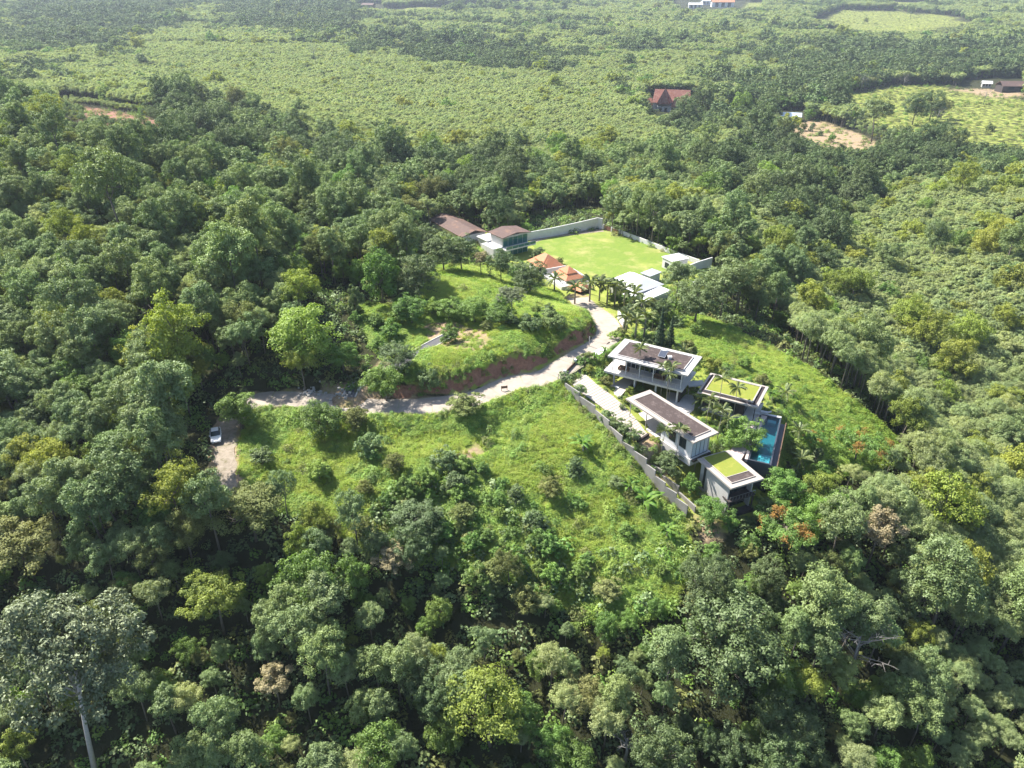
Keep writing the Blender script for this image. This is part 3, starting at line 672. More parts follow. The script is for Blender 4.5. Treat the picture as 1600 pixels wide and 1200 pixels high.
# --- pool house with lawn roof
b = Bld('villa_pavilion', V4, -1.8, 'villa pool house with square lawn roof and dark gravel gutter above the pool')
X, Y = b.hx, b.hy
b.box('roof', -X-1.5,X,-Y,Y, 1.68,1.98, 'beige_roof')
b.ring('gutter_gravel', -X-1.1,X-0.55,-Y+0.5,Y-0.5, 0.55, 1.98,2.03, 'gravel_strip')
b.ring('roof_kerb', -X-0.55,X-1.1,-Y+1.05,Y-1.05, 0.22, 1.98,2.30, 'beige_roof')
b.box('roof_lawn', -X-0.33,X-1.32,-Y+1.27,Y-1.27, 1.98,2.2, 'roof_lawn')
b.box('floor_slab', -X-1.2,X-0.3,-Y+0.3,Y-0.3, -2.4,-1.45, 'floor')
b.box('side_wall', -X-0.8,X-2.6,-Y+1.5,-Y+1.7, -1.447,1.677, 'dark_wall')
b.box('rear_wall', -X-0.8,X-1.4,Y-1.0,Y-0.8, -1.447,1.677, 'wall')
b.box('end_wall', X-2.8,X-2.6,-Y+1.705,Y-1.005, -1.447,1.677, 'dark_wall')
b.window(X-2.595,X-2.52,-Y+2.0,Y-2.0, -1.44,1.3, 3, 'y', 'glass', 'dark_frame')
b.window(-1.6,0.8,-Y+1.44,-Y+1.497, -1.44,1.3, 2, 'x', 'glass', 'dark_frame', 'sliding_door')
for sx, sy in ((X-0.5,-Y+0.5),(X-0.5,Y-0.6),(-0.5,-Y+0.5)): b.post('column', sx, sy, 0.08, -1.447,1.677, 'dark_frame')
# covered walkway joining the two
_p0 = np.array(V1[0])+V1[1]*(V1[2]-0.7)+np.array([-V1[1][1],V1[1][0]])*-1.0
_p1 = np.array(V4[0])-V4[1]*(V4[2]+1.6)+np.array([-V4[1][1],V4[1][0]])*0.4
d = _p1-_p0; ln = np.linalg.norm(d); d /= ln
t = tag(empty('covered_walkway', (_p0[0],_p0[1],-1.5), math.atan2(d[1], d[0])), 'grey bridge deck joining the upper pavilion to the pool house roof', 'walkway')
MB().box(0,ln,-0.9,0.9,2.95,3.2).build('deck', M['wall'], t)
for k in range(3): MB().box(0.3+k*(ln-0.8)/2,0.5+k*(ln-0.8)/2,-0.1,0.1,-0.5,2.947).build('support', M['wall'], t)

# --- pool
c, ux, hx, hy = POOL; pz = -1.5
pr = tag(empty('swimming_pool', (c[0],c[1],pz-2.5), math.atan2(ux[1],ux[0])), 'long blue infinity swimming pool beside the pool house', 'swimming pool')
def pb(name, x0,x1,y0,y1,z0,z1, mat, par=pr): return MB().box(x0,x1,y0,y1,z0-pz+2.5,z1-pz+2.5).build(name, M[mat], par)
pb('pool_floor', -hx,hx,-hy,hy, -3.3,-2.35, 'pool_tile')
pb('pool_wall', -hx-0.3,-hx,-hy-0.3,hy+0.3, -5.5,-1.42, 'pool_edge')
pb('pool_wall', hx,hx+0.25,-hy-0.3,hy+0.3, -7.5,-1.53, 'pool_edge')
pb('pool_wall', -hx,hx,hy,hy+0.3, -6.0,-1.42, 'pool_edge')
pb('pool_wall', -hx,hx,-hy-0.3,-hy, -7.5,-1.42, 'pool_edge')
for nm, q in (('pool_lining',(-hx,-hx+0.03,-hy,hy)),('pool_lining',(hx-0.03,hx,-hy,hy)),('pool_lining',(-hx+0.03,hx-0.03,hy-0.03,hy)),('pool_lining',(-hx+0.03,hx-0.03,-hy,-hy+0.03))):
    pb(nm, *q, -2.35,-1.535, 'pool_tile')
MB().add([(x_,y_,-1.54-pz+2.5) for x_,y_ in ((-hx+0.031,-hy+0.031),(hx-0.031,-hy+0.031),(hx-0.031,hy-0.031),(-hx+0.031,hy-0.031))], [(0,1,2,3)]).build('water', M['water'], pr)
pb('pool_step', -0.3,hx-0.5,hy-1.6,hy-0.6, -2.34,-1.75, 'pool_step')
pb('pool_step', -hx+1.2,hx-0.15,-hy+0.2,-hy+3.0, -2.34,-1.95, 'pool_step')
pb('overflow_trough', hx+0.253,hx+1.1,-hy-0.3,hy+0.3, -4.0,-2.6, 'pool_edge')
pb('trough_wall', hx+1.103,hx+1.25,-hy-0.3,hy+0.3, -7.5,-2.2, 'wood')
pb('coping', -hx-0.75,-hx-0.303,-hy-0.3,hy+0.3, -1.9,-1.40, 'deck')
pb('coping', -hx-0.75,hx+0.2,hy+0.303,hy+0.8, -1.9,-1.40, 'white')
# pool deck
q = np.array([atz(a,b,-1.45)[:2] for a,b in ((1178,641),(1200,645),(1199,650),(1158,718),(1140,706),(1170,655))])
MB().prism([tuple(x) for x in q], -4.5,-1.46).build('pool_deck', M['deck']); tag(bpy.data.objects['pool_deck'], 'pinkish stone deck along the left side of the pool', 'deck', kind='structure')
for i, (px, py, lab) in enumerate(((1184,648,'white sun lounger at the shaded head of the pool'),(1196,646,'white sun lounger nearest the pool corner in the sun'))):
    p = atz(px,py,-1.45); t = tag(empty('sun_lounger', (p[0],p[1],-1.457), math.atan2(ux[1],ux[0])), lab, 'sun lounger', 'sun loungers on the pool deck')
    MB().box(-0.9,0.35,-0.32,0.32,0.25,0.34).build('seat', M['white'], t)
    MB().prism([(0.36,-0.32),(0.95,-0.32),(0.95,0.32),(0.36,0.32)], [0.25,0.6,0.6,0.25], [0.34,0.69,0.69,0.34]).build('backrest', M['white'], t)
    for sx in (-0.8,0.2):
        for sy in (-0.28,0.22): MB().box(sx,sx+0.06,sy,sy+0.06,0,0.247).build('leg', M['white'], t)

# --- courtyard, driveway, gate, retaining walls
q = np.array([atz(a,b,-1.25)[:2] for a,b in ((1043,612),(1088,618),(1084,640),(1070,652),(1040,630))])
MB().prism([tuple(x) for x in q], -3.0,-1.27).build('courtyard', M['floor']); tag(bpy.data.objects['courtyard'], 'white paved courtyard between the gravel-roofed pavilions', 'courtyard', kind='structure')
q = np.array([atz(a,b,-1.4)[:2] for a,b in ((945,612),(978,592),(990,600),(968,625),(958,640),(950,625))])
MB().prism([tuple(x) for x in q], -3.0,-0.75).build('side_drive', M['drive']); tag(bpy.data.objects['side_drive'], 'short drive turning under the upper pavilion', 'drive', kind='structure')
drv = tag(empty('driveway', tuple(_dcl[0])), 'striped concrete driveway sloping down from the gate along the fence', 'driveway', kind='structure')
o = drv.location
n = 34
Lp = resample(np.array(DRV_L), 0.1); Rp = resample(np.array(DRV_R), 0.1)
def drv_pt(P, t):
    x = t*(len(P)-1); i = min(int(x), len(P)-2); return P[i]+(P[i+1]-P[i])*(x-i)
V = []; F = []
for k in range(n+1):
    for P in (Lp, Rp): p = drv_pt(P, k/n); V += [(p[0]-o.x,p[1]-o.y,p[2]-o.z-0.03)]
    if k: F.append((2*k-2,2*k-1,2*k+1,2*k))
obj('bed', mesh_np('bed', V, np.array(F), M['joint']), drv)
for k in range(n):
    a0,a1 = (k+0.07)/n,(k+0.93)/n; c4 = [drv_pt(Lp,a0),drv_pt(Rp,a0),drv_pt(Rp,a1),drv_pt(Lp,a1)]
    MB().prism([(p[0]-o.x,p[1]-o.y) for p in c4], [p[2]-o.z-0.1 for p in c4], [p[2]-o.z+0.02 for p in c4]).build('slab', M['drive'], drv)
# end wall of the driveway terrace and planter with yellow shrubs
e = [atz(1013,680,-1.4),atz(996,691,-1.4)]
def wall_line(name, pts, ztop, zbot, th, mat, label, cat='wall', group=None, root=None):
    """straight wall panels between successive points; each panel keeps its own level top"""
    c0 = pts[0]; r = root or tag(empty(name, (c0[0],c0[1],min(zbot))), label, cat, group)
    ox, oy, oz = r.location
    for i in range(len(pts)-1):
        a, b2 = np.array(pts[i][:2]), np.array(pts[i+1][:2]); d = b2-a; d /= np.linalg.norm(d); nn = np.array([-d[1],d[0]])*th/2
        poly = [a+nn-d*0.0, a-nn, b2-nn-d*0.004, b2+nn-d*0.004]
        MB().prism([(p[0]-ox,p[1]-oy) for p in poly], zbot[i]-oz, ztop[i]-oz).build('wall_panel', M[mat], r)
    return r
wall_line('retaining_wall', e, [-1.0], [-6.0], 0.35, 'dark_wall', 'dark retaining wall ending the driveway terrace')
pl = [atz(1013,690,-2.0),atz(1042,697,-2.0),atz(1052,686,-2.0),atz(1030,676,-2.0)]
r = tag(empty('planter', (pl[0][0],pl[0][1],-5.8)), 'raised dark planter box filled with yellow-green shrubs', 'planter')
for i in range(4):
    wall_line('side', [pl[i],pl[(i+1)%4]], [-2.0-0.01*i], [-5.8], 0.3, 'dark_wall' if i else 'wall', '', root=r)
cc = sum(np.array(p[:2]) for p in pl)/4
MB().prism([tuple((np.array(p[:2])-cc)*0.93+cc-np.array(r.location[:2])) for p in pl], 0.5, 3.5).build('soil', M['red_soil'], r)

# boundary fence of the villa: stepped rendered panels, tops read off the photograph (x0,y0,x1,y1, top height)
FENCE = [(883,598,905,615.6,2.3),(905.6,615.6,929,633,1.6),(931,641,952,659,0.9),(952,663,972,683,0.0),(973,688,990,703,-1.0),(990,700,1010,719,-1.5),(1011,722.5,1023.5,736,-2.5),(1024.5,742,1039.5,755.5,-3.5),(1040,758.5,1057,772,-4.2),(1057.5,776,1075,790,-5.1)]
_fe = [(atz(x0,y0,zt), atz(x1,y1,zt)) for x0,y0,x1,y1,zt in FENCE]
FLINE = [_fe[0][0][:2]]+[(_fe[i][1][:2]+_fe[i+1][0][:2])/2 for i in range(len(_fe)-1)]+[_fe[-1][1][:2]]
fr = tag(empty('boundary_wall', (FLINE[0][0],FLINE[0][1],-0.5)), 'stepped grey rendered boundary wall running downhill beside the meadow', 'wall')
for i, q in enumerate(FENCE): wall_line('', [FLINE[i],FLINE[i+1]], [q[4]], [q[4]-3.4], 0.2, 'fence', '', root=fr)
# second low wall of the garden terrace
g = [atz(1012,722,-4.3),atz(1034,742,-5.2),atz(1060,768,-6.2),atz(1086,800,-7.2)]
wall_line('garden_wall', g, [-4.2,-5.1,-6.1], [-7.5,-8.2,-9.2], 0.25, 'fence', 'low pale garden retaining wall inside the stepped boundary wall')
# gate and its wall by the lane
ga, gb = atz(882,590,1.0), atz(899,571,1.2)
gd = (gb-ga)[:2]; gl = np.linalg.norm(gd); gd /= gl
r = tag(empty('entrance_gate', (ga[0],ga[1],0.7), math.atan2(gd[1],gd[0])), 'dark sliding entrance gate between pale piers at the lane', 'gate')
MB().box(0.35,gl-0.35,-0.06,0.06,0.15,1.5).build('gate_leaf', M['wood'], r)
for k in range(8): MB().box(0.36,gl-0.36,-0.09,-0.063,0.2+k*0.16,0.32+k*0.16).build('slat', M['wood'], r)
for xx in (-0.2,gl-0.3): MB().box(xx,xx+0.5,-0.25,0.25,-0.8,1.9).build('pier', M['white'], r, bevel=0.02)
wl2 = [atz(900,569,1.2),atz(920,559,1.2),atz(940,546,1.2),atz(952,536,1.0)]
wall_line('lane_wall', wl2, [1.9,1.7,1.3], [-1.5,-1.5,-1.5], 0.22, 'dark_wall', 'low dark wall between the lane and the villa hedge')
wall_line('gatehouse_wall', [atz(930,553,2.3),atz(945,544,2.3)], [2.3], [-1.0], 1.6, 'white', 'white block of the service room behind the lane wall')
wall_line('lane_end_wall', [atz(966,487,0.6),atz(975,505,0.8)], [1.2], [-3.5], 0.25, 'white', 'white slanting wall end between palms beside the lane')

# ------------------------------------------------------------------ white compound with the lawn
def roof_rect(px4, z): return fit_rect(px4, z)
def hip(bd, name, X, Y, z0, z1, mat, ridge=0.5, parent=None, ov=0.0):
    rx = X*ridge; V = [(-X,-Y,z0),(X,-Y,z0),(X,Y,z0),(-X,Y,z0),(-rx,0,z1),(rx,0,z1)]
    me = bpy.data.meshes.new(name); me.from_pydata([(x,y,z-bd.z) for x,y,z in V], [], [(0,1,5,4),(1,2,5),(2,3,4,5),(3,0,4),(3,2,1,0)]); me.materials.append(M[mat]); me.update()
    return obj(name, me, parent or bd.root)
def gable(bd, name, X, Y, z0, z1, mat, th=0.18, yr=0.0):
    m = MB(); zb, zt = z0-bd.z, z1-bd.z
    m.prism([(-X,-Y),(X,-Y),(X,yr),(-X,yr)], [zb,zb,zt,zt], [zb+th,zb+th,zt+th,zt+th])
    m.prism([(-X,yr+0.002),(X,yr+0.002),(X,Y),(-X,Y)], [zt,zt,zb,zb], [zt+th,zt+th,zb+th,zb+th])
    return m.build(name, M[mat], bd.root)

gz = -5.2
b = Bld('long_house', roof_rect([(675,345),(703,331),(757,359),(727,373)], -1.2), gz, 'long low house with faded brown tiled roof behind dark trees')
X, Y = b.hx, b.hy
gable(b, 'roof', X, Y, -1.6, -0.2, 'brown_tile')
b.box('wall', -X+0.6,X-0.6,-Y+0.7,Y-0.7, gz-1.5,-1.35, 'white'); 
for xa in (-4,-1,2): b.window(xa,xa+1.6,-Y+0.62,-Y+0.697, gz+0.9,gz+2.4, 2, 'x')
b.box('porch_roof', -X-2.2,-X+0.4,-Y+0.2,Y*0.2, gz+2.0,gz+2.2, 'white')
for sy in (-Y+0.4,0.0): b.post('porch_post', -X-2.0, sy, 0.1, gz-1.0,gz+1.997, 'white')

b = Bld('modern_house', roof_rect([(767.5,364),(801,349.5),(824.5,359),(790.6,374.5)], 1.2), gz, 'two-storey white house with brown roof and green glass front by the lawn')
X, Y = b.hx, b.hy
gable(b, 'roof', X, Y, 0.9, 1.7, 'brown_tile')
b.box('wall', -X+0.7,X-0.9,-Y+0.6,Y-0.6, gz-0.5,0.95, 'white')
b.window(X-0.895,X-0.8,-Y+0.8,Y-0.8, gz+0.1,gz+2.6, 5, 'y', 'glass_green', 'white')
b.window(X-0.895,X-0.8,-Y+0.8,Y-0.8, gz+3.1,0.6, 5, 'y', 'glass_green', 'white')
b.box('balcony', X-0.795,X+1.5,-Y+0.3,Y+0.6, gz+2.65,gz+2.95, 'white')
b.window(X+1.4,X+1.48,-Y+0.3,Y+0.6, gz+2.953,gz+3.9, 5, 'y', 'glass_green', 'white', 'balustrade')
b.box('annex_wall', -X-4.5,-X+0.69,-Y-0.4,Y-1.2, gz-0.5,-1.6, 'white')
b.box('annex_roof', -X-4.9,-X+0.69,-Y-0.8,Y-0.9, -1.597,-1.35, 'white_metal_roof')
b.box('step_terrace', -X+0.4,X-0.9,-Y-2.6,-Y+0.597, gz-0.5,-1.9, 'white')

b = Bld('orange_roof_house', roof_rect([(831,407),(852,396),(882,410.5),(848,424)], -1.6), gz, 'white house with two-tier orange tiled hip roof, farther one beside the lawn')
X, Y = b.hx, b.hy
hip(b, 'roof', X, Y, -2.0, 0.3, 'orange_tile', 0.35)
hip(b, 'upper_roof', X*0.62, Y*0.66, -0.75, 0.85, 'orange_tile', 0.3)
b.box('wall', -X+0.5,X-0.4,-Y+0.5,Y-0.5, gz-0.5,-2.003, 'white')
b.box('parapet', X-0.2,X+0.05,-Y-0.6,Y+0.2, gz-0.5,-1.8, 'white')
for xa in (-2.5,0.8): b.window(xa,xa+1.4,-Y+0.43,-Y+0.497, gz+0.8,gz+2.4, 2, 'x')

b = Bld('orange_roof_house', roof_rect([(867,425),(887,415.5),(913,430),(885,438.5)], -1.8), gz, 'white house with small two-tier orange hip roof, nearer one behind the palms')
X, Y = b.hx, b.hy
hip(b, 'roof', X, Y, -2.2, -0.2, 'orange_tile', 0.2)
hip(b, 'upper_roof', X*0.6, Y*0.6, -1.0, 0.35, 'orange_tile', 0.1)
b.box('wall', -X+0.4,X-0.4,-Y+0.4,Y-0.4, gz-0.5,-2.203, 'white')
b.box('flat_terrace', -X-0.2,X+2.0,-Y-2.4,-Y+0.397, gz-0.5,-2.7, 'white')
b.box('parapet', -X+1.0,X+1.8,Y+0.1,Y+0.35, gz-0.5,-1.9, 'white')
b.window(-1.2,0.6,-Y+0.33,-Y+0.395, -2.6,-2.25, 2, 'x')

b = Bld('gate_lodge', roof_rect([(889,447.5),(905,439),(927,446),(908,455.5)], -1.9), gz, 'small lodge with orange tiled roof and dark front at the end of the lane')
X, Y = b.hx, b.hy
hip(b, 'roof', X, Y, -2.2, -0.9, 'orange_tile', 0.3)
b.box('wall', -X+0.5,X-0.5,-Y+0.5,Y-0.5, gz-1.0,-2.203, 'dark_wall')
b.window(-1.5,1.5,-Y+0.43,-Y+0.497, gz+0.2,gz+2.4, 3, 'x')
b.box('door', X-0.497,X-0.42,-0.6,0.6, gz-0.9,gz+1.4, 'wood')

b = Bld('white_house', roof_rect([(954,439.5),(985,421.5),(1033,440.5),(1002,459)], -1.4), gz, 'large white house with bright white hip roof in front of the lawn')
X, Y = b.hx, b.hy
hip(b, 'roof', X, Y, -1.7, 0.5, 'white_metal_roof', 0.45)
b.box('wall', -X+0.6,X-0.6,-Y+0.6,Y-0.6, gz-1.0,-1.703, 'white')
b.box('wing_wall', X-3.0,X+3.2,-Y-1.5,Y-2.0, gz-1.0,-2.6, 'white')
b.prism('wing_roof', [(X-3.3,-Y-1.9),(X+3.5,-Y-1.9),(X+3.5,Y-1.7),(X-3.3,Y-1.7)], [-2.597]*4, [-2.4,-2.4,-1.75,-1.75], 'white_metal_roof')
for xa in (-3.5,-0.8,1.9): b.window(xa,xa+1.5,-Y+0.52,-Y+0.597, gz+0.6,gz+2.5, 2, 'x')
b.window(X-2.4,X+2.6,-Y-1.58,-Y-1.503, gz+0.4,gz+2.1, 4, 'x')

b = Bld('grey_shed', roof_rect([(1001,426),(1018,419.5),(1033,425),(1017,432)], -2.4), gz, 'small shed with flat grey sheet roof beside the white hip-roofed house')
X, Y = b.hx, b.hy
b.prism('roof', [(-X,-Y),(X,-Y),(X,Y),(-X,Y)], [-2.6]*4, [-2.5,-2.5,-2.3,-2.3], 'grey_roof')
b.box('wall', -X+0.3,X-0.3,-Y+0.3,Y-0.3, gz-0.5,-2.603, 'white'); b.box('door', -0.6,0.4,-Y+0.22,-Y+0.297, gz,gz+2.1, 'wood')

b = Bld('white_pavilion', roof_rect([(1037,402),(1057,394),(1074.5,402),(1053,410)], -1.8), gz, 'white cube pavilion with flat roof at the right corner of the lawn')
X, Y = b.hx, b.hy
b.box('roof', -X,X,-Y,Y, -2.0,-1.8, 'white_metal_roof')
b.box('wall', -X+0.25,X-0.25,-Y+0.25,Y-0.25, gz-0.5,-2.003, 'white')
b.window(-0.9,0.9,-Y+0.17,-Y+0.247, gz+0.7,gz+2.2, 2, 'x'); b.box('door', -X+0.17,-X+0.247,-0.5,0.5, gz,gz+2.1, 'wood')

b = Bld('garden_shelter', roof_rect([(1082,440),(1090,437.5),(1097,441),(1089,444)], -3.6), gz, 'tiny white garden shelter half hidden by trees right of the white house', 'shelter')
b.box('roof', -b.hx,b.hx,-b.hy,b.hy, -3.8,-3.65, 'white_metal_roof')
for sx in (-1,1):
    for sy in (-1,1): b.post('post', sx*(b.hx-0.3), sy*(b.hy-0.3), 0.1, gz-1.0,-3.803, 'white')

# boundary wall of the compound: tops read off the photograph
def comp_wall(px, zt, zb, label, th=0.3):
    pts = []
    for (x, y), z in zip(px, zt): pts.append(atz(x, y, z))
    r = tag(empty('compound_wall', (pts[0][0],pts[0][1],zb)), label, 'wall')
    for i in range(len(pts)-1):
        a, b2 = np.array(pts[i]), np.array(pts[i+1]); n = max(1, int(np.linalg.norm(b2-a)/4.0))
        for k in range(n):
            p, q = a+(b2-a)*k/n, a+(b2-a)*(k+1)/n; d = (q-p)[:2]; d /= np.linalg.norm(d); nn = np.array([-d[1],d[0]])*th/2
            poly = [p[:2]+nn,p[:2]-nn,q[:2]-nn-d*0.02,q[:2]+nn-d*0.02]; ox, oy, oz = r.location
            MB().prism([(s[0]-ox,s[1]-oy) for s in poly], [zb-oz]*4, [p[2]-oz,p[2]-oz,q[2]-oz,q[2]-oz]).build('wall_panel', M['white'], r)
    return r
comp_wall([(824,363),(860,356.5),(900,348),(934,340),(942,341.5)], [-2.4,-2.2,-1.9,-1.4,-1.4], -6.5, 'tall white wall rising along the back left side of the lawn')
comp_wall([(968,359),(1000,371),(1030,382.5),(1059,394),(1093,406)], [-3.6]*5, -6.5, 'long low white wall along the back right side of the lawn')
comp_wall([(1113,402),(1093,408),(1072,416),(1052,423)], [-2.4,-2.6,-2.8,-3.0], -7.0, 'white front wall by the cube pavilion with trees before it')
g0, g1 = atz(944,351,-3.4), atz(967,360,-3.6); gd = (g1-g0)[:2]; gl = np.linalg.norm(gd); gd /= gl
r = tag(empty('service_gate', (g0[0],g0[1],-5.6), math.atan2(gd[1],gd[0])), 'reddish slatted service gate at the back corner of the lawn', 'gate')
for k in range(int(gl/0.45)): MB().box(0.1+k*0.45,0.1+k*0.45+0.2,-0.04,0.04,0.3,2.0).build('slat', M['red_gate'], r)
for zz in (0.5,1.6): MB().box(0,gl,0.043,0.1,zz,zz+0.12).build('rail', M['red_gate'], r)
for xx in (-0.35,gl*0.5,gl): MB().box(xx,xx+0.35,-0.18,0.18,-0.5,2.3).build('post', M['white'], r)

# ------------------------------------------------------------------ far buildings
def far_rect(px4, z): return fit_rect(px4, z)
tb = at(1048,172); tz = tb[2]
b = Bld('temple_house', (tb[:2], np.array([math.cos(-0.25),math.sin(-0.25)]), 14.0, 8.0), tz, 'large red-tiled house with stacked steep gabled roofs in the valley')
X, Y = b.hx, b.hy
def steep(nm, x0,x1,y0,y1,zb,zt,axis):
    m = MB(); z0, z1 = zb, zt
    if axis == 'x':
        ym = (y0+y1)/2; V = [(x0,y0,z0),(x1,y0,z0),(x1,y1,z0),(x0,y1,z0),(x0+1,ym,z1),(x1-1,ym,z1)]; F = [(0,1,5,4),(2,3,4,5),(1,2,5),(3,0,4),(3,2,1,0)]
    else:
        xm = (x0+x1)/2; V = [(x0,y0,z0),(x1,y0,z0),(x1,y1,z0),(x0,y1,z0),(xm,y0+1,z1),(xm,y1-1,z1)]; F = [(0,4,5,3),(1,2,5,4),(0,1,4),(2,3,5),(3,2,1,0)]
    return MB().add(V, F).build(nm, M['red_tile'], b.root)
b.box('wall', -X+1,X-1,-Y+1.5,Y-1.5, tz-4,tz+6, 'wall')
steep('roof', -X,X,-Y+0.5,Y,6.003,14.5,'x')
steep('front_gable_roof', -X*0.75,-X*0.05,-Y-3,Y*0.4,5.5,15.5,'y')
steep('porch_roof', X*0.02,X*0.32,-Y-4,0,4.0,10.5,'y')
steep('wing_roof', X*0.45,X+1.5,-Y-1,Y*0.6,5.0,11.0,'y')
steep('left_wing_roof', -X-9,-X-0.05,-Y*0.3,Y*0.7,3.5,8.0,'x')
b.box('left_wing_wall', -X-8,-X,-Y*0.2,Y*0.6, tz-4,tz+3.4, 'wall')
b.box('front_wall', -X*0.7,X*0.3,-Y-2.5,-Y+1.495, tz-4,tz+3.9, 'wall')
for xa in (-X*0.6,-X*0.3,X*0.05): b.window(xa,xa+2.2,-Y-2.62,-Y-2.505, tz+0.5,tz+3.2, 2, 'x')

def small_house(name, px, py, half_l, half_w, zr, zgap, mat, label, wall='white', ang=-0.3):
    g = at(px, py); z = g[2]
    b = Bld(name, (g[:2], np.array([math.cos(ang),math.sin(ang)]), half_l, half_w), z, label); X, Y = b.hx, b.hy
    gable(b, 'roof', X, Y, z+zr-0.6, z+zr+zgap, mat, 0.25)
    b.box('wall', -X+0.8,X-0.8,-Y+0.9,Y-0.9, z-3,z+zr-0.45, wall)
    for k in range(3): xa = -X*0.7+k*X*0.55; b.window(xa,xa+X*0.3,-Y+0.78,-Y+0.895, z+0.8,z+zr-1.0, 2, 'x')
    return b
small_house('farm_house', 1234,188, 7.5,4.5, 3.6,1.6, 'blue_roof', 'small farmhouse with pale blue sheet roof by the bare soil plot')
small_house('village_building', 1590,142, 18,7, 5,3, 'brown_tile', 'dark open-sided building by the sandy yard at the right edge', 'dark_wall', -0.05)
small_house('village_hut', 1540,136, 4.5,3, 3.6,1.5, 'white_metal_roof', 'small pale-roofed hut under trees left of the dark building', 'wall')
small_house('distant_hall', 1128,11, 26,14, 11,7, 'orange_tile', 'distant hall with pale orange roof at the top of the picture', ang=-0.1)
small_house('distant_shed', 1086,13, 16,9, 8,3, 'white_metal_roof', 'distant long shed with white roof, left of the orange-roofed hall', ang=-0.15)
small_house('distant_shed', 1104,7, 14,8, 8,3, 'blue_roof', 'distant shed with pale blue roof, behind the white-roofed shed', ang=0.1)
small_house('distant_hut', 576,13, 14,8, 7,3, 'brown_tile', 'distant brown hut at the edge of the far orchard', 'wood')
# ------------------------------------------------------------------ vegetation shapes
def leaves_np(r, cen, nrm, length, width, droop=0.15):
    """diamond leaves at cen with facing nrm -> V, F"""
    n = len(cen); nrm = nrm/np.linalg.norm(nrm,axis=1)[:,None]
    t = r.normal(size=(n,3)); a = np.cross(nrm, t); a /= np.linalg.norm(a,axis=1)[:,None]; b = np.cross(nrm, a)
    L_ = (length*r.uniform(0.7,1.3,n))[:,None]; W_ = (width*r.uniform(0.7,1.3,n))[:,None]
    V = np.empty((n,4,3)); V[:,0] = cen-a*L_/2; V[:,1] = cen+b*W_/2+nrm*W_*0.15; V[:,2] = cen+a*L_/2-nrm*L_*droop; V[:,3] = cen-b*W_/2+nrm*W_*0.15
    return V.reshape(-1,3), np.arange(4*n).reshape(n,4)

def crown_np(seed, rx, rz, zc, lobes=7, clumps=60, cr=0.85, per=60, leaf=0.36, aspect=0.55, flat=0.0, fill=0.15, low=-0.35, up=0.5, upf=0.72, zlo=-0.45):
    """uneven crown: lobes round the centre, leaf clumps on the lobes, leaves on the clumps. Returns V, F, tint, lobe centres"""
    r = np.random.default_rng(seed)
    ang = np.arange(lobes)*2*np.pi/lobes*1.0+r.uniform(0,6.28)+r.normal(0,0.35,lobes)
    rad = rx*r.uniform(0.38,0.66,lobes); zz = rz*r.uniform(zlo,0.3,lobes)
    lc = np.column_stack([rad*np.cos(ang), rad*np.sin(ang), zc+zz])
    lc = np.vstack([lc, [[r.normal(0,rx*0.12), r.normal(0,rx*0.12), zc+rz*0.38]]])
    lr = np.column_stack([rx*r.uniform(0.36,0.55,len(lc))]*2+[rz*r.uniform(0.38,0.6,len(lc))])
    if flat: lr[:,2] *= 1-flat
    k = r.integers(0, len(lc), clumps); d = r.normal(size=(clumps,3)); d[:,2] = np.abs(d[:,2])*np.where(r.random(clumps) < upf, 1, low/0.5)
    d /= np.linalg.norm(d,axis=1)[:,None]
    f = np.where(r.random(clumps) < fill, r.uniform(0.2,0.6,clumps), r.uniform(0.72,1.05,clumps))
    cc = lc[k]+d*lr[k]*f[:,None]; cs = cr*r.uniform(0.65,1.3,clumps)
    q = np.repeat(np.arange(clumps), per); n = len(q)
    e = r.normal(size=(n,3)); e[:,2] += up; e += d[q]*0.6; e /= np.linalg.norm(e,axis=1)[:,None]
    pos = cc[q]+e*(cs[q]*r.uniform(0.12,1.0,n)**0.5)[:,None]*np.array([1,1,0.75])
    nr = e+r.normal(0,0.45,(n,3)); nr[:,2] += 0.5
    V, F = leaves_np(r, pos, nr, leaf, leaf*aspect)
    tint = np.clip(r.uniform(0,1,clumps)[q]*0.65+r.uniform(0,1,n)*0.35, 0, 1)
    return V, F, tint, lc

def trunk_mb(seed, h0, r0, lc, bend=0.4, subs=2):
    r = np.random.default_rng(seed); m = MB(); top = Vector((r.normal(0,bend), r.normal(0,bend), h0))
    mid = Vector((top.x*0.3+r.normal(0,bend*0.3), top.y*0.3, h0*0.5))
    m.tube([(0,0,-0.6),tuple(mid),tuple(top)], [r0*1.25,r0*0.85,r0*0.65], 7)
    for c in lc:
        c = Vector(c); st = top if r.random() < 0.6 else mid.lerp(top, 0.6); k = st.lerp(c, 0.55)+Vector((r.normal(0,0.25),r.normal(0,0.25),-0.3))
        m.tube([tuple(st),tuple(k),tuple(c)], [r0*0.5,r0*0.3,r0*0.13], 5)
        for _ in range(subs):
            e = c+Vector((r.normal(0,0.9),r.normal(0,0.9),r.uniform(0,0.9))); m.tube([tuple(k),tuple(e)], [r0*0.2,r0*0.06], 4)
    return m

def tint_mesh(me, tint):
    a = me.attributes.new('tint', 'FLOAT', 'FACE'); a.data.foreach_set('value', np.asarray(tint, dtype=np.float32))

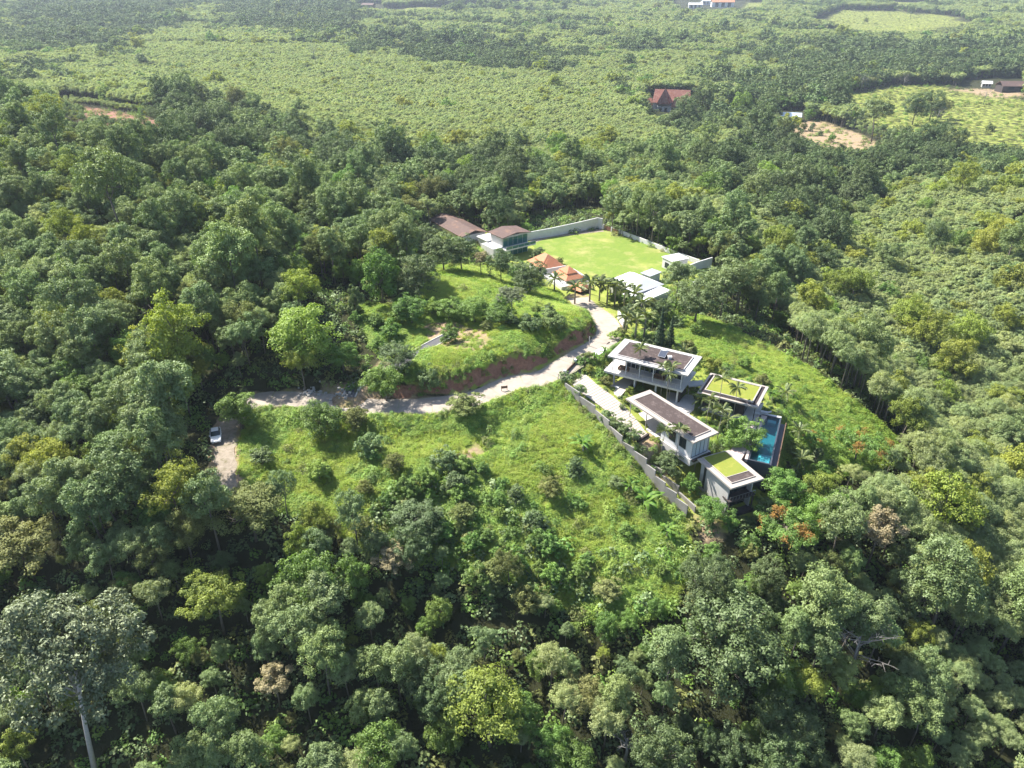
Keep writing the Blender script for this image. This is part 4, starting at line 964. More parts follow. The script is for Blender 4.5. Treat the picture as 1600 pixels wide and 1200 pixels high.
class Proto:
    """trunk mesh + crown mesh of one kind of tree at its natural size; far = both in one mesh with fewer, larger leaves"""
    def __init__(s, key, seed, rx, rz, height, mat, bark='bark', r0=0.17, lod=1, extra=None, **kw):
        zc = height-rz*0.85
        V, F, tint, lc = crown_np(seed, rx, rz, zc, **kw); s.rx = rx; s.h = height
        mats = [L[mat]]; mi = np.zeros(len(F), int)
        if extra:                                        # blossom on the upper clumps
            top = V.reshape(-1,4,3).mean(1); rr = np.random.default_rng(seed+5)
            g = np.sin(top[:,0]*1.1+seed)+np.cos(top[:,1]*1.3)+rr.normal(0,0.4,len(top))
            mi[(g > extra[1]) & (top[:,2] > zc-0.1*rz)] = 1; mats.append(L[extra[0]])
        s.crown = mesh_np(key+'_crown', V, F, mats, mi=mi); tint_mesh(s.crown, tint)
        s.trunk = trunk_mb(seed+1, zc-rz*0.35, r0, lc, subs=2 if lod else 0).mesh(key+'_trunk', M[bark], True)
        s.key = key
    def merged(s):
        """one object holding trunk and crown, for the uncounted masses"""
        n = len(s.crown.vertices); V = np.empty(n*3, np.float32); s.crown.vertices.foreach_get('co', V)
        m = len(s.trunk.vertices); T = np.empty(m*3, np.float32); s.trunk.vertices.foreach_get('co', T)
        q = np.empty(len(s.crown.loops), np.int32); s.crown.loops.foreach_get('vertex_index', q)
        tf = [np.array(p.vertices) for p in s.trunk.polygons if len(p.vertices) == 4]
        ct = np.empty(len(s.crown.polygons), np.float32); s.crown.attributes['tint'].data.foreach_get('value', ct)
        mi = np.empty(len(s.crown.polygons), np.int32); s.crown.polygons.foreach_get('material_index', mi)
        F = np.vstack([q.reshape(-1,4), np.array(tf)+n]); nb = len(s.crown.materials)
        me = mesh_np(s.key+'_mass', np.vstack([V.reshape(-1,3), T.reshape(-1,3)]), F, list(s.crown.materials)+[s.trunk.materials[0]], mi=np.concatenate([mi, np.full(len(tf), nb)]))
        tint_mesh(me, np.concatenate([ct, np.zeros(len(tf))])); return bpy.data.objects.new(s.key+'_source', me)

P = {}
NEAR = dict(clumps=130, per=68, leaf=0.29, cr=0.88)
MIDL = dict(clumps=75, per=42, leaf=0.46, cr=0.95)
FARL = dict(clumps=46, per=24, leaf=0.85, cr=1.2)
def protos(kind, n, mat, rx, rz, height, **kw):
    base = dict(NEAR); 
    P[kind] = [Proto(kind, 100*len(P)+i, rx*(0.92+0.08*(i%3)), rz*(0.92+0.1*(i%2)), height, mat, **{**base, **kw}) for i in range(n)]
    kw2 = {k: v for k, v in kw.items() if k not in ('clumps','per','leaf','cr')}
    P[kind+'_mid'] = [Proto(kind+'_mid', 100*len(P)+i+50, rx, rz, height, mat, lod=0, **{**MIDL, **kw2}) for i in range(3)]
    P[kind+'_far'] = [Proto(kind+'_far', 100*len(P)+i+70, rx, rz, height, mat, lod=0, **{**FARL, **kw2}) for i in range(3)]
protos('rubber', 5, 'rubber', 3.7, 3.8, 12.5, lobes=8, up=0.7, upf=0.68)
protos('young', 4, 'young', 3.4, 2.4, 10.6, lobes=9, up=0.9, leaf=0.26, upf=0.75)
protos('dark', 5, 'dark', 4.4, 4.9, 11.2, lobes=11, clumps=165, fill=0.08, upf=0.6, low=-0.5, zlo=-0.7)
protos('bright', 4, 'bright', 3.6, 4.0, 8.4, lobes=9, clumps=130, fill=0.1, upf=0.58, low=-0.5, zlo=-0.7)
protos('yellow', 4, 'yellow', 3.8, 3.8, 10.5, lobes=9, clumps=100, fill=0.15, flat=0.2, upf=0.66)
protos('olive', 3, 'olive', 4.2, 3.6, 9.5, lobes=9, clumps=120, leaf=0.26, per=80, flat=0.2, upf=0.64)
P['khaki'] = [Proto('khaki', 901, 3.6, 3.4, 11.5, 'khaki', clumps=80, per=60, leaf=0.34, cr=0.8)]
P['silver'] = [Proto('silver', 902, 8.6, 7.2, 27.0, 'silver', 'silver_bark', 0.3, lobes=13, clumps=240, per=90, leaf=0.4, cr=1.2)]
P['flame'] = [Proto('flame', 903+i, 5.4, 2.2, 7.5, 'bright', lobes=8, clumps=130, per=64, leaf=0.28, cr=0.85, flat=0.45, extra=('flame', 0.85)) for i in range(2)]
P['shrub'] = [Proto('shrub', 910+i, 1.5, 1.15, 2.1, ('bright','olive','dark')[i], r0=0.06, lobes=6, clumps=46, per=46, leaf=0.2, cr=0.42) for i in range(3)]
P['hedge'] = [Proto('hedge', 920+i, 1.3, 1.2, 2.2, 'yellow', r0=0.05, lobes=6, clumps=40, per=46, leaf=0.2, cr=0.4) for i in range(2)]
P['frangipani'] = [Proto('frangipani', 930+i, 1.9, 1.3, 3.4, 'rubber', 'pale_bark', 0.1, lobes=7, clumps=46, per=40, leaf=0.34, aspect=0.4, cr=0.5) for i in range(2)]
P['small'] = [Proto('small', 940+i, 2.2, 2.5, 4.9, ('bright','dark','olive','rubber')[i], r0=0.09, lobes=8, upf=0.58, low=-0.5, zlo=-0.7, clumps=90, per=56, leaf=0.26, cr=0.52) for i in range(4)]

def conifer_proto():
    r = np.random.default_rng(77); n = 5200; z = r.uniform(0.02,1,n)**1.15; a = r.uniform(0,6.28,n)
    rad = (1-z)*1.55*(0.75+0.25*np.sin(z*60))*r.uniform(0.35,1,n)**0.5+0.08
    c = np.column_stack([rad*np.cos(a), rad*np.sin(a), 0.6+z*9.4-rad*0.25]); nr = np.column_stack([np.cos(a),np.sin(a),np.full(n,0.6)])+r.normal(0,0.3,(n,3))
    V, F = leaves_np(r, c, nr, 0.34, 0.12, 0.3); me = mesh_np('conifer_crown', V, F, L['conifer']); tint_mesh(me, r.uniform(0,1,n))
    return MB().tube([(0,0,-0.5),(0,0,9.6)], [0.16,0.03], 7).mesh('conifer_trunk', M['bark'], True), me
def frond_mesh(length, droop, pairs, lw, seed):
    r = np.random.default_rng(seed); V = []; F = []; T = []
    def P_(t): return np.array([length*(t-0.12*t*t), 0, length*(0.42*t-droop*t*t)])
    s = np.linspace(0,1,9); pts = [P_(t) for t in s]
    for i in range(8):
        k = len(V); w = 0.035*(1-s[i]*0.7); V += [tuple(pts[i]+[0,-w,0]),tuple(pts[i]+[0,w,0]),tuple(pts[i+1]+[0,w,0]),tuple(pts[i+1]+[0,-w,0])]; F.append((k,k+1,k+2,k+3)); T.append(0.2)
    for t in np.linspace(0.12,1,pairs):
        p = P_(t); ll = lw*math.sin(math.pi*min(1,0.25+0.75*(1-t)))*r.uniform(0.8,1.1)
        for sg in (-1,1):
            k = len(V); q = p+np.array([ll*0.45, sg*ll*0.8, -ll*r.uniform(0.25,0.6)]); w = 0.075*(length/2.5)**0.6
            V += [tuple(p-[w,0,0]),tuple(p+[w,0,0]),tuple((p+q)/2+[w*1.3,0,0.04]),tuple(q)]; F.append((k,k+1,k+2,k+3)); T.append(r.uniform(0,1))
    me = mesh_np('frond', V, np.array(F), L['palm']); tint_mesh(me, T); return me
def banana_leaf(length, width, seed):
    r = np.random.default_rng(seed); V = []; F = []; T = []
    s = np.linspace(0,1,7)
    for i, t in enumerate(s):
        w = width*math.sin(math.pi*min(1,0.08+0.9*t))**0.7*0.5; x = length*(t*0.75-0.05*t*t); z = length*(0.85*t-0.62*t*t)
        V += [(x,-w,z-w*0.25),(x,0,z),(x,w,z-w*0.25)]
        if i: k = 3*i; F += [(k-3,k-2,k+1,k),(k-2,k-1,k+2,k+1)]; T += [r.uniform(0.2,1)]*2
    me = mesh_np('banana_leaf', V, np.array(F), L['banana']); tint_mesh(me, T); return me
FROND = {'royal': [frond_mesh(2.9,0.62,24,0.72,i) for i in range(3)], 'areca': [frond_mesh(1.6,0.62,16,0.5,i+5) for i in range(3)], 'clump': [frond_mesh(2.3,0.5,14,0.5,i+9) for i in range(3)]}
BLEAF = [banana_leaf(2.3,0.42,i) for i in range(3)]
CONIFER = conifer_proto()

# ------------------------------------------------------------------ single trees
COUNT = {}
def place_tree(kind, x, y, label, cat='tree', group=None, s=1.0, sz=None, name=None, z=None, idx=None):
    pr = P[kind]; k = COUNT.get(kind, 0); COUNT[kind] = k+1; p = pr[(idx if idx is not None else k) % len(pr)]
    z = hz(x, y) if z is None else z
    t = tag(empty(name or kind+'_tree', (x, y, z-0.05), rng.uniform(0, 6.28)), label, cat, group)
    t.scale = (s, s, sz or s)
    obj('trunk', p.trunk, t); obj('crown', p.crown, t); return t

def palm(x, y, kind, hgt, label, n=12, cat='palm', group='', lean=0.0, z=None):
    z = hz(x, y) if z is None else z
    t = tag(empty('palm_tree', (x, y, z-0.05), rng.uniform(0, 6.28)), label, cat, group)
    r0 = {'royal':0.19,'areca':0.06,'clump':0.05}[kind]
    m = MB().tube([(0,0,-0.4),(lean*0.3,0,hgt*0.5),(lean,0,hgt)], [r0*1.25,r0,r0*0.75], 8); m.build('trunk', M['palm_bark'], t, smooth=True)
    for i in range(n):
        f = obj('frond', FROND[kind][i % 3], t); f.location = (lean,0,hgt-0.05)
        f.rotation_euler = (rng.normal(0,0.12), rng.uniform(-0.75,0.45) if i % 3 else rng.uniform(-0.95,-0.4), i*2.4+rng.normal(0,0.15)); q = rng.uniform(0.85,1.12); f.scale = (q,q,q)
    return t
def banana(x, y, label, n=11, s=1.0, z=None, group=None):
    z = hz(x, y) if z is None else z
    t = tag(empty('banana_plant', (x, y, z-0.05), rng.uniform(0,6.28)), label, 'banana plant', group); t.scale = (s,s,s)
    st = MB()
    for a in range(3): st.tube([(0.3*math.cos(a*2.1),0.3*math.sin(a*2.1),-0.3),(0.4*math.cos(a*2.1),0.4*math.sin(a*2.1),1.5)], [0.13,0.08], 6)
    st.build('stem', M['palm_bark'], t)
    for i in range(n):
        l = obj('leaf', BLEAF[i % 3], t); a = (i % 3)*2.1; l.location = (0.4*math.cos(a),0.4*math.sin(a),1.3); l.rotation_euler = (rng.normal(0,0.2), rng.uniform(-0.35,0.45), i*2.4+rng.normal(0,0.2)); q = rng.uniform(0.75,1.2); l.scale = (q,q,q)
    return t

HAND = []          # (x, y, radius) kept clear of the scattered trees
def T(kind, px, py, diam, label, hs=1.0, cat='tree', name=None, group=None, z=None, idx=None):
    """tree at the pixel of its foot, crown about diam pixels wide in the photograph, hs = height factor"""
    p = at(px, py); dep = project(p[None])[2][0]; s = diam/CAM_F*dep/2/P[kind][0].rx*0.92
    HAND.append((p[0], p[1], P[kind][0].rx*s))
    return place_tree(kind, p[0], p[1], label, cat, group, s, s*hs, name or {'dark':'broadleaf_tree','bright':'broadleaf_tree','small':'small_tree'}.get(kind, kind+'_tree'), z, idx)

# trees one can single out in the photograph: kind, foot pixel, crown width in pixels, label
T('bright', 378,672,66, 'round glossy green tree right beside the parked white car', 0.85)
T('bright', 508,682,66, 'leafy round tree below the lane casting a dark shadow on the meadow', 0.8)
T('small', 558,672,44, 'low tree crowding the right side of the round tree below the lane', 0.75, idx=2)
T('small', 727,655,58, 'olive bushy shrub at the lane edge halfway along the meadow', 0.55, idx=2)
T('shrub', 412,722,44, 'dark vine-covered bush in the meadow corner near the track', 0.8, 'shrub', 'bush', idx=2)
T('bright', 603,618,58, 'vivid green tree standing between the lane and the narrow drive', 0.95)
T('dark', 622,580,62, 'darker dense tree behind the vivid green one by the narrow drive', 0.65)
T('small', 672,598,36, 'slim grey-green tree on the grass below the narrow drive', 1.15, idx=3)
T('small', 702,535,36, 'small round bright tree standing alone beside the upper end of the drive', 0.85, idx=0)
T('bright', 643,506,56, 'bushy bright tree above the bare earth of the upper meadow', 0.7)
T('bright', 598,474,60, 'tall bright tree with bare stems on the hill above the meadow', 1.3)
T('small', 556,495,32, 'slender dark tree on the hill left of the tall bright tree', 1.6, idx=1)
T('bright', 482,572,98, 'largest vivid green spreading tree left of the narrow drive', 0.95)
T('yellow', 476,602,50, 'pale yellow-green egg-shaped tree above the lane', 1.1)
T('bright', 537,582,50, 'leafy middle-sized tree right of the egg-shaped tree', 0.9)
T('small', 352,578,24, 'thin pale sapling at the dark forest edge above the lane', 1.6, idx=0)
T('bright', 702,500,50, 'leftmost of the row of round trees across the upper meadow', 0.62)
T('bright', 742,504,56, 'second round tree in the row across the upper meadow', 0.62)
T('bright', 780,506,50, 'third round tree in the row across the upper meadow', 0.62)
T('silver', 800,498,52, 'grey-leaved tree ending the row across the upper meadow', 0.7, name='grey_leaf_tree')
T('small', 826,516,38, 'left one of two round grey-green bushes near the lane bend', 0.8, idx=3)
T('small', 860,512,42, 'right one of two round grey-green bushes near the lane bend', 0.8, idx=3)
T('dark', 655,468,66, 'dark olive tree at the left end of the upper meadow', 0.9)
T('dark', 694,424,60, 'dark dense tree in front of the long brown roof', 0.8)
T('dark', 722,424,56, 'dark tree right of centre before the long brown roof', 0.8)
T('khaki', 752,432,34, 'pale straw-coloured tree between the two dark ones before the white terrace', 0.8)
T('dark', 783,440,46, 'dark tree before the white end wall of the glass-fronted house', 0.95)
T('dark', 668,398,50, 'dark tree at the left corner of the long brown-roofed house', 0.8)
T('dark', 828,458,58, 'broad dark tree left of the orange roofs', 0.72)
T('small', 812,442,40, 'smaller green tree between glass-fronted house and orange roofs', 0.9, idx=0)
T('small', 840,401,26, 'small dark round bush on the lawn by the orange roof', 0.6, idx=1)
T('small', 874,412,14, 'tiny shrub at the lawn edge behind the orange roof', 0.8, idx=2)
T('dark', 1045,742,46, 'dark round tree below the planter of the villa', 0.7)
T('small', 1079,772,34, 'small leaning tree on the sloping garden lawn beside the lowest house', 1.2, idx=0)
T('bright', 1112,822,48, 'bright light-green tree at the foot of the lowest villa house', 0.95)
T('bright', 1158,712,64, 'large green tree overhanging the pool', 0.85)
T('bright', 1215,792,70, 'spreading green tree right of the lowest villa house', 0.85)
T('dark', 1195,818,50, 'dark tree below the balcony of the lowest villa house', 0.7)
T('flame', 1222,862,118, 'flat-topped flame tree with orange blossom below the villa', 1.0, name='flame_tree')
T('flame', 1335,722,96, 'spreading flame tree with orange flowers right of the pool', 0.9, name='flame_tree')
T('flame', 1272,700,46, 'small orange-tinged flame tree beside the pool wall', 0.9, name='flame_tree')
T('khaki', 1352,892,80, 'brown dry-leaved tree in the forest right of the flame tree', 1.0)
_st = T('silver', 150,1212,228, 'huge silvery tree with bare pale trunk at the bottom left corner', 1.1, name='silver_tree')
_st.rotation_euler = (0, 0.16, 0)
T('yellow', 765,1165,118, 'large yellow-green tree near the middle of the bottom edge')
T('dark', 1128,1065,150, 'big dark dense mango-like tree below the meadow, right of centre', 0.9)
T('olive', 400,845,118, 'broad olive tree covering the lower end of the gravel track', 0.75)
T('dark', 655,838,84, 'dark bushy tree rising in the middle of the lower meadow', 0.6)
T('small', 745,915,54, 'bright rounded small tree at the bottom fringe of the meadow', 0.9, idx=0)
T('khaki', 618,905,70, 'pale brownish tree at the fringe below the dark meadow bushes', 0.65)
T('bright', 890,1205,72, 'fresh green small tree at the bottom edge right of the yellow one', 0.8)
T('olive', 55,905,118, 'olive-yellow flat tree at the left edge above the silvery tree', 0.85)
T('yellow', 350,990,92, 'yellow-green tree in the forest right of the silvery tree', 0.9)
T('khaki', 438,1105,66, 'straw-coloured tree in the forest near the bottom', 0.9)
T('dark', 292,188,54, 'tall dark tree standing above the light plantation by the red soil', 1.05)
T('dark', 325,238,56, 'dark tree below the tall one at the valley edge', 1.0)
T('dark', 495,385,50, 'dark tree at the hill shoulder above the clearing', 1.0)
T('olive', 670,330,58, 'yellowish olive tree behind the long brown roof', 0.9)
T('olive', 640,350,50, 'olive tree left of the long brown roof', 0.8)
T('dark', 1085,505,84, 'grey-green dense tree right of the lane end, before the white house', 0.72)
T('rubber', 1055,480,54, 'grey-green tree directly before the white hip-roofed house', 0.8)
T('rubber', 1125,500,70, 'rounded grey-green tree at the top of the bright slope', 0.8)
T('dark', 1150,445,46, 'dark tree outside the corner of the white wall', 0.8)
# conifer, palms, bananas, frangipanis of the gardens
p = at(1029,548); HAND.append((p[0],p[1],2))
t = tag(empty('conifer', (p[0],p[1],p[2]-0.05)), 'dark narrow conifer standing behind the upper pavilion', 'conifer'); t.scale = (1.0,1.0,1.0); obj('trunk', CONIFER[0], t); obj('crown', CONIFER[1], t)
p = at(1046,540); t = tag(empty('conifer', (p[0],p[1],p[2]-0.05), 1.0), 'shorter dark conifer just right of the tall one', 'conifer'); t.scale = (0.8,0.8,0.68); obj('trunk', CONIFER[0], t); obj('crown', CONIFER[1], t)
ROYAL = [(866,456,3.6,'first'),(898,472,4.6,'second'),(921,474,5.2,'third'),(936,474,5.0,'fourth'),(948,478,5.2,'fifth'),(960,480,5.4,'sixth'),(974,486,6.0,'seventh'),(988,492,5.4,'eighth'),(1000,506,5.2,'ninth')]
for px, py, hh, o_ in ROYAL:
    p = at(px, py); HAND.append((p[0],p[1],2)); palm(p[0],p[1],'royal',hh, o_+' palm from the left in the row before the orange and white roofs', 17, group='palms by the white compound')
for px, py, hh, lab in ((992,532,4.4,'bushy coconut palm behind the left corner of the upper pavilion'),(978,522,3.6,'low palm beside the lane bend above the upper pavilion'),(1006,528,5.0,'taller palm between lane and conifer')):
    p = at(px, py); palm(p[0],p[1],'royal',hh, lab, 15, group='palms above the villa')
ARECA = [(994,604,8.2,'leftmost slim palm before the upper pavilion'),(1004,606,4.6,'shortest slim palm before the upper pavilion'),(1032,622,6.6,'slim palm before the right half of the upper pavilion'),(1045,626,7.2,'slim palm in front of the right end of the upper pavilion'),(1040,630,6.2,'lower of the paired slim palms before the upper pavilion'),
         (1053,738,8.8,'tall slim palm rising before the middle pavilion'),(1031,720,6.0,'slim palm over the planter beside the middle pavilion'),(1120,652,8.0,'slim palm left of the pool house roof'),(1145,655,6.8,'slim palm in front of the pool house roof'),(1102,668,6.0,'leaning slim palm behind the middle pavilion'),(1120,690,6.4,'slim palm between middle pavilion and pool tree')]
for px, py, hh, lab in ARECA:
    p = at(px, py); palm(p[0],p[1],'areca',hh, lab, 15, group='slim palms of the villa garden', lean=rng.uniform(-0.4,0.4))
for px, py, hh, lab in ((1095,642,2.6,'leafy palm clump beside the white courtyard'),(1112,655,2.2,'leafy palm clump in the shade behind the courtyard'),(1078,622,1.6,'small palm clump at the corner of the courtyard'),(1135,672,2.4,'palm clump between the slim palms and the pool tree'),(1068,560,1.6,'palm clump behind the right end of the upper pavilion'),(1085,735,2.6,'young palm beside the terrace wall of the middle pavilion'),(1245,690,2.4,'palm clump beyond the pool overflow'),(1248,735,2.6,'palm clump in the dry garden right of the pool'),(1225,625,1.8,'bright palm clump above the pool corner')):
    p = at(px, py); palm(p[0],p[1],'clump',hh, lab, 18, group='palm clumps of the villa garden')
for px, py, s, lab in ((912,704,1.35,'banana plant alone in the meadow left of the stepped wall'),(1010,795,1.5,'large banana plant in the meadow below the stepped wall'),(985,770,1.1,'smaller banana plant left of the large one below the wall'),(1040,838,1.0,'banana plant at the low corner of the meadow'),
                       (930,570,0.9,'banana-leaved clump behind the lane wall'),(945,563,0.9,'tall leafy clump left of the upper pavilion'),(1088,625,1.0,'big-leaved plant in the courtyard corner'),(655,388,1.0,'banana clump behind the dark trees left of the brown roof'),(745,347,1.2,'banana clump behind the long brown roof'),(765,347,1.1,'banana clump behind the modern house'),(785,345,1.1,'banana clump beyond the brown roof of the modern house'),(1205,625,1.0,'banana clump at the back of the pool house')):
    p = at(px, py); HAND.append((p[0],p[1],1.5)); banana(p[0],p[1], lab, 17, s*0.95)
FR = [(886,603,'first frangipani by the gate on the wall side of the drive'),(906,622,'second frangipani along the wall side of the drive'),(962,672,'upper left frangipani of the cluster at the drive end'),(975,682,'middle frangipani of the cluster at the drive end'),(990,696,'lowest frangipani of the cluster at the drive end'),(950,662,'small frangipani before the cluster along the wall')]
for px, py, lab in FR: T('frangipani', px, py, 27, lab, 0.95, name='frangipani')
SH = [(940,590,'round green bush left of the side drive',26),(948,600,'dark clipped bush at the corner of the side drive',24),(920,585,'yellowish bush beside the drive near the gate',18),(908,573,'hedge bush behind the lane wall near the gate',26),(918,566,'hedge bush behind the lane wall, second one',26),(985,615,'lime bush in front of the upper pavilion',18),(1000,612,'green bush under the first slim palms',20),(1018,620,'green bush under the upper pavilion stilts',22),(972,645,'reddish-brown clipped bush in the drive lawn',14),(976,636,'small yellow-green bush in the drive lawn',12),
      (1190,600,'bush behind the pool house',30),(1100,572,'rounded lime bush right of the upper pavilion',34),(1112,582,'second lime bush behind the lawn roof',34),(1075,548,'shrub at the back of the upper pavilion',30),(1015,545,'light green shrub behind the upper pavilion roof',32),(960,538,'leafy shrub at the lane bend beside the pavilion',24),(968,530,'leafy shrub between lane and pavilion corner',24),(1098,780,'shrub by the lowest house wall',22),(1140,822,'shrub below the lowest house front',30),(1070,800,'shrub at the end of the garden wall',20),(1170,822,'shrub under the balcony of the lowest house',28)]
for i, (px, py, lab, w) in enumerate(SH): T('hedge' if 'lime' in lab or 'yellow' in lab else 'shrub', px, py, w, lab, 0.85, 'shrub', 'bush', idx=i)
for i, (px, py) in enumerate(((1020,692),(1030,694),(1040,692),(1034,684))):
    p = atz(px, py, -2.3); place_tree('hedge', p[0], p[1], ('left','second','right','rear')[i]+' yellow-green shrub in the raised planter', 'shrub', 'planter shrubs', 0.72, 0.6, 'bush', -2.4)
# dead pale-branched tree in the forest
def bare_tree(px, py, hgt, label, seed, spread=1.0):
    p = at(px, py); r = np.random.default_rng(seed); HAND.append((p[0],p[1],2.5))
    t = tag(empty('bare_tree', (p[0],p[1],p[2]-0.05)), label, 'tree')
    tr = MB().tube([(0,0,-0.5),(0.2,0.1,hgt*0.4),(0.1,0.3,hgt*0.72)], [0.26,0.2,0.13], 7); tr.build('trunk', M['pale_bark'], t, smooth=True)
    for i in range(11):
        a = i*2.4+r.normal(0,0.3); z0 = hgt*r.uniform(0.38,0.72); ln = hgt*r.uniform(0.2,0.36)*spread; d = Vector((math.cos(a),math.sin(a),r.uniform(0.25,0.9)))
        q0 = Vector((0.15,0.2,z0)); q1 = q0+d*ln*0.55; q2 = q1+(d+Vector((r.normal(0,0.3),r.normal(0,0.3),0.2)))*ln*0.5
        m = MB().tube([tuple(q0),tuple(q1),tuple(q2)], [0.085,0.05,0.02], 5)
        for _ in range(7):
            s0 = q0.lerp(q2, r.uniform(0.4,1)); m.tube([tuple(s0),tuple(s0+Vector((r.normal(0,0.8),r.normal(0,0.8),r.uniform(0.1,1.0)))*ln*0.32)], [0.04,0.012], 4)
        m.build('branch', M['pale_bark'], t)
    return t
bare_tree(1318,1075,14.0, 'bare tree with pale leafless branches in the forest at lower right', 5)
bare_tree(975,1195,7.0, 'bare grey-branched tree by the dark gap at the bottom edge', 6, 0.8)
bare_tree(1344,145,17, 'whitish leafless tree at the edge of the far field', 7, 1.3)
bare_tree(1410,140,15, 'second whitish leafless tree on the far field, farther right', 8, 1.1)
bare_tree(1536,164,14, 'thin grey leafless tree standing alone in the far field', 9, 1.0)
bare_tree(1462,195,13, 'grey leafless tree beside the dark tree clump of the far field', 10, 1.2)
bare_tree(492,104,30, 'tall thin tree rising above the light plantation in the distance', 11, 0.7)
for i, (px, py, kind, w, lab) in enumerate(((1425,195,'dark',40,'dark tree left of the clump in the far field'),(1452,190,'dark',38,'dark tree of the clump in the middle of the far field'),(1470,186,'olive',26,'olive tree at the right of the clump in the far field'),(1545,205,'small',14,'small dark tree at the lower edge of the far field'),
        (1156,184,'bright',34,'umbrella-shaped tree beside the pale track near the red-roofed house'),(1070,186,'dark',14,'narrow dark tree right of the red-roofed house'),(1095,186,'dark',46,'leafy tree right of the red-roofed house'),(1198,185,'dark',34,'dark tree left of the blue-roofed farmhouse'),(1298,222,'small',14,'small dark cone-shaped tree in the bare soil plot'),(1268,205,'small',12,'young tree on the bare soil plot near the farmhouse'),(1255,204,'small',12,'leftmost young tree on the bare soil plot'),(1282,212,'small',10,'thin young tree in the middle of the bare soil plot'),(1362,222,'rubber',40,'grey-green tree at the right end of the bare soil plot'),(1422,26,'dark',13,'lone dark tree in the farthest field'),(1352,36,'small',8,'small tree at the left of the farthest field'),(888,156,'dark',18,'small dark tree alone in the light plantation'),(768,154,'dark',15,'dark tree at the right of the light plantation'))):
    T(kind, px, py, w, lab, 1.0, idx=i)

# ------------------------------------------------------------------ scattered forest: the largest as single trees, the rest as masses
KEEP = [Z_MEADOW, Z_UPPER, Z_SLOPE, Z_GARDEN, Z_COMP] + [Z_DIRT[7], Z_DIRT[8]] + Z_RED[:2] + Z_FIELD
KEEP += [poly_px([(318,650),(390,640),(385,800),(330,810)]), poly_px([(385,600),(560,600),(560,640),(385,640)]), poly_px([(1015,150),(1090,150),(1090,190),(1015,185)]), poly_px([(1130,170),(1260,172),(1260,198),(1130,192)]),
         poly_px([(1085,480),(1240,530),(1240,560),(1085,540)]), poly_px([(900,455),(990,470),(985,545),(935,545)]), poly_px([(1050,0),(1170,0),(1170,18),(1050,18)]), poly_px([(1500,125),(1600,120),(1600,160),(1500,160)]), poly_px([(555,6),(600,6),(600,20),(555,20)]),
         poly_px([(480,450),(640,450),(650,600),(480,610)]),
         poly_px([(1070,812),(1130,830),(1215,795),(1245,860),(1240,905),(1100,915),(1075,880)]), poly_px([(1230,640),(1300,660),(1310,760),(1235,800)]), 
         poly_px([(815,340),(880,332),(948,322),(950,358),(824,376)]), poly_px([(1060,4),(1160,4),(1165,24),(1060,26)]), poly_px([(640,385),(665,355),(740,392),(850,435),(905,468),(900,490),(800,450),(700,430),(650,450)]), poly_px([(1020,455),(1050,470),(1040,500),(1000,500)])]
LOWZ = [poly_px(q) for q in ([(1005,150),(1100,150),(1105,205),(1005,205)], [(1225,205),(1350,240),(1400,225),(1400,250),(1330,268),(1225,240)], [(90,158),(150,163),(270,186),(268,256),(180,256),(100,246)], [(1250,50),(1320,48),(1520,42),(1500,66),(1300,64)], [(1320,185),(1440,225),(1640,250),(1640,275),(1440,245),(1320,205)])]     # young low growth before the far openings
D_BANDS = [poly_px(q) for q in ([(430,255),(560,300),(660,315),(820,330),(830,300),(760,270),(600,280),(500,230)], [(970,215),(1090,170),(1180,130),(1320,125),(1400,140),(1330,175),(1180,210),(1050,240)],
   [(1040,250),(1200,230),(1420,240),(1600,230),(1600,270),(1430,300),(1260,400),(1190,420),(1190,330),(1100,280)], [(0,20),(120,0),(270,15),(260,60),(120,90),(0,80)], [(560,75),(680,60),(850,90),(860,125),(700,120),(600,105)],
   [(1180,95),(1380,80),(1600,80),(1600,125),(1400,128),(1240,128)], [(300,0),(560,0),(570,60),(480,70),(380,45)], [(200,180),(330,180),(420,260),(330,280),(250,230)], [(560,870),(760,850),(800,930),(600,960)], [(1040,860),(1190,830),(1230,1000),(1080,1100),(1000,1000)])]
Y_BANDS = [poly_px(q) for q in ([(200,60),(620,100),(980,190),(960,260),(700,270),(560,260),(420,200),(250,140)], [(860,180),(1040,160),(1040,220),(900,300),(800,260)], [(1080,320),(1240,400),(1200,430),(1080,390),(950,320)], [(1240,410),(1600,270),(1600,700),(1400,680),(1300,600),(1220,500)], [(1300,720),(1600,680),(1600,1200),(1400,1200),(1380,900)])]
def vnoise(x, y, s, seed):
    r = np.random.default_rng(seed); g = r.random((64,64)); u = x/s; v = y/s; i = np.floor(u).astype(int); j = np.floor(v).astype(int); fu = u-i; fv = v-j; fu = fu*fu*(3-2*fu); fv = fv*fv*(3-2*fv)
    a = g[i%64,j%64]; b_ = g[(i+1)%64,j%64]; c_ = g[i%64,(j+1)%64]; d_ = g[(i+1)%64,(j+1)%64]
    return a*(1-fu)*(1-fv)+b_*fu*(1-fv)+c_*(1-fu)*fv+d_*fu*fv
def scatter(y0, y1, step, margin=1.0):
    pts = []
    for yy in np.arange(y0, y1, step):
        w = 0.93*max(yy,40)+42*margin; n = int(2*w/step); x = np.linspace(-w, w, n)+(step/2)*(int(yy/step)%2)
        pts.append(np.column_stack([x, np.full(n, yy)]))
    Q = np.vstack(pts); return Q+rng.normal(0, step*0.2, Q.shape)
S1 = np.vstack([scatter(30, 84, 3.2), scatter(84, 400, 3.1)]); S2 = scatter(400, 950, 3.9); S3 = scatter(950, 2350, 6.0)
SP = np.vstack([S1,S2,S3]); LV = np.concatenate([np.zeros(len(S1)),np.ones(len(S2)),np.full(len(S3),2)]).astype(int)
ok = np.ones(len(SP), bool)
_ye = np.zeros(len(SP), bool)
for z in Y_BANDS: _ye |= inside(SP, z)
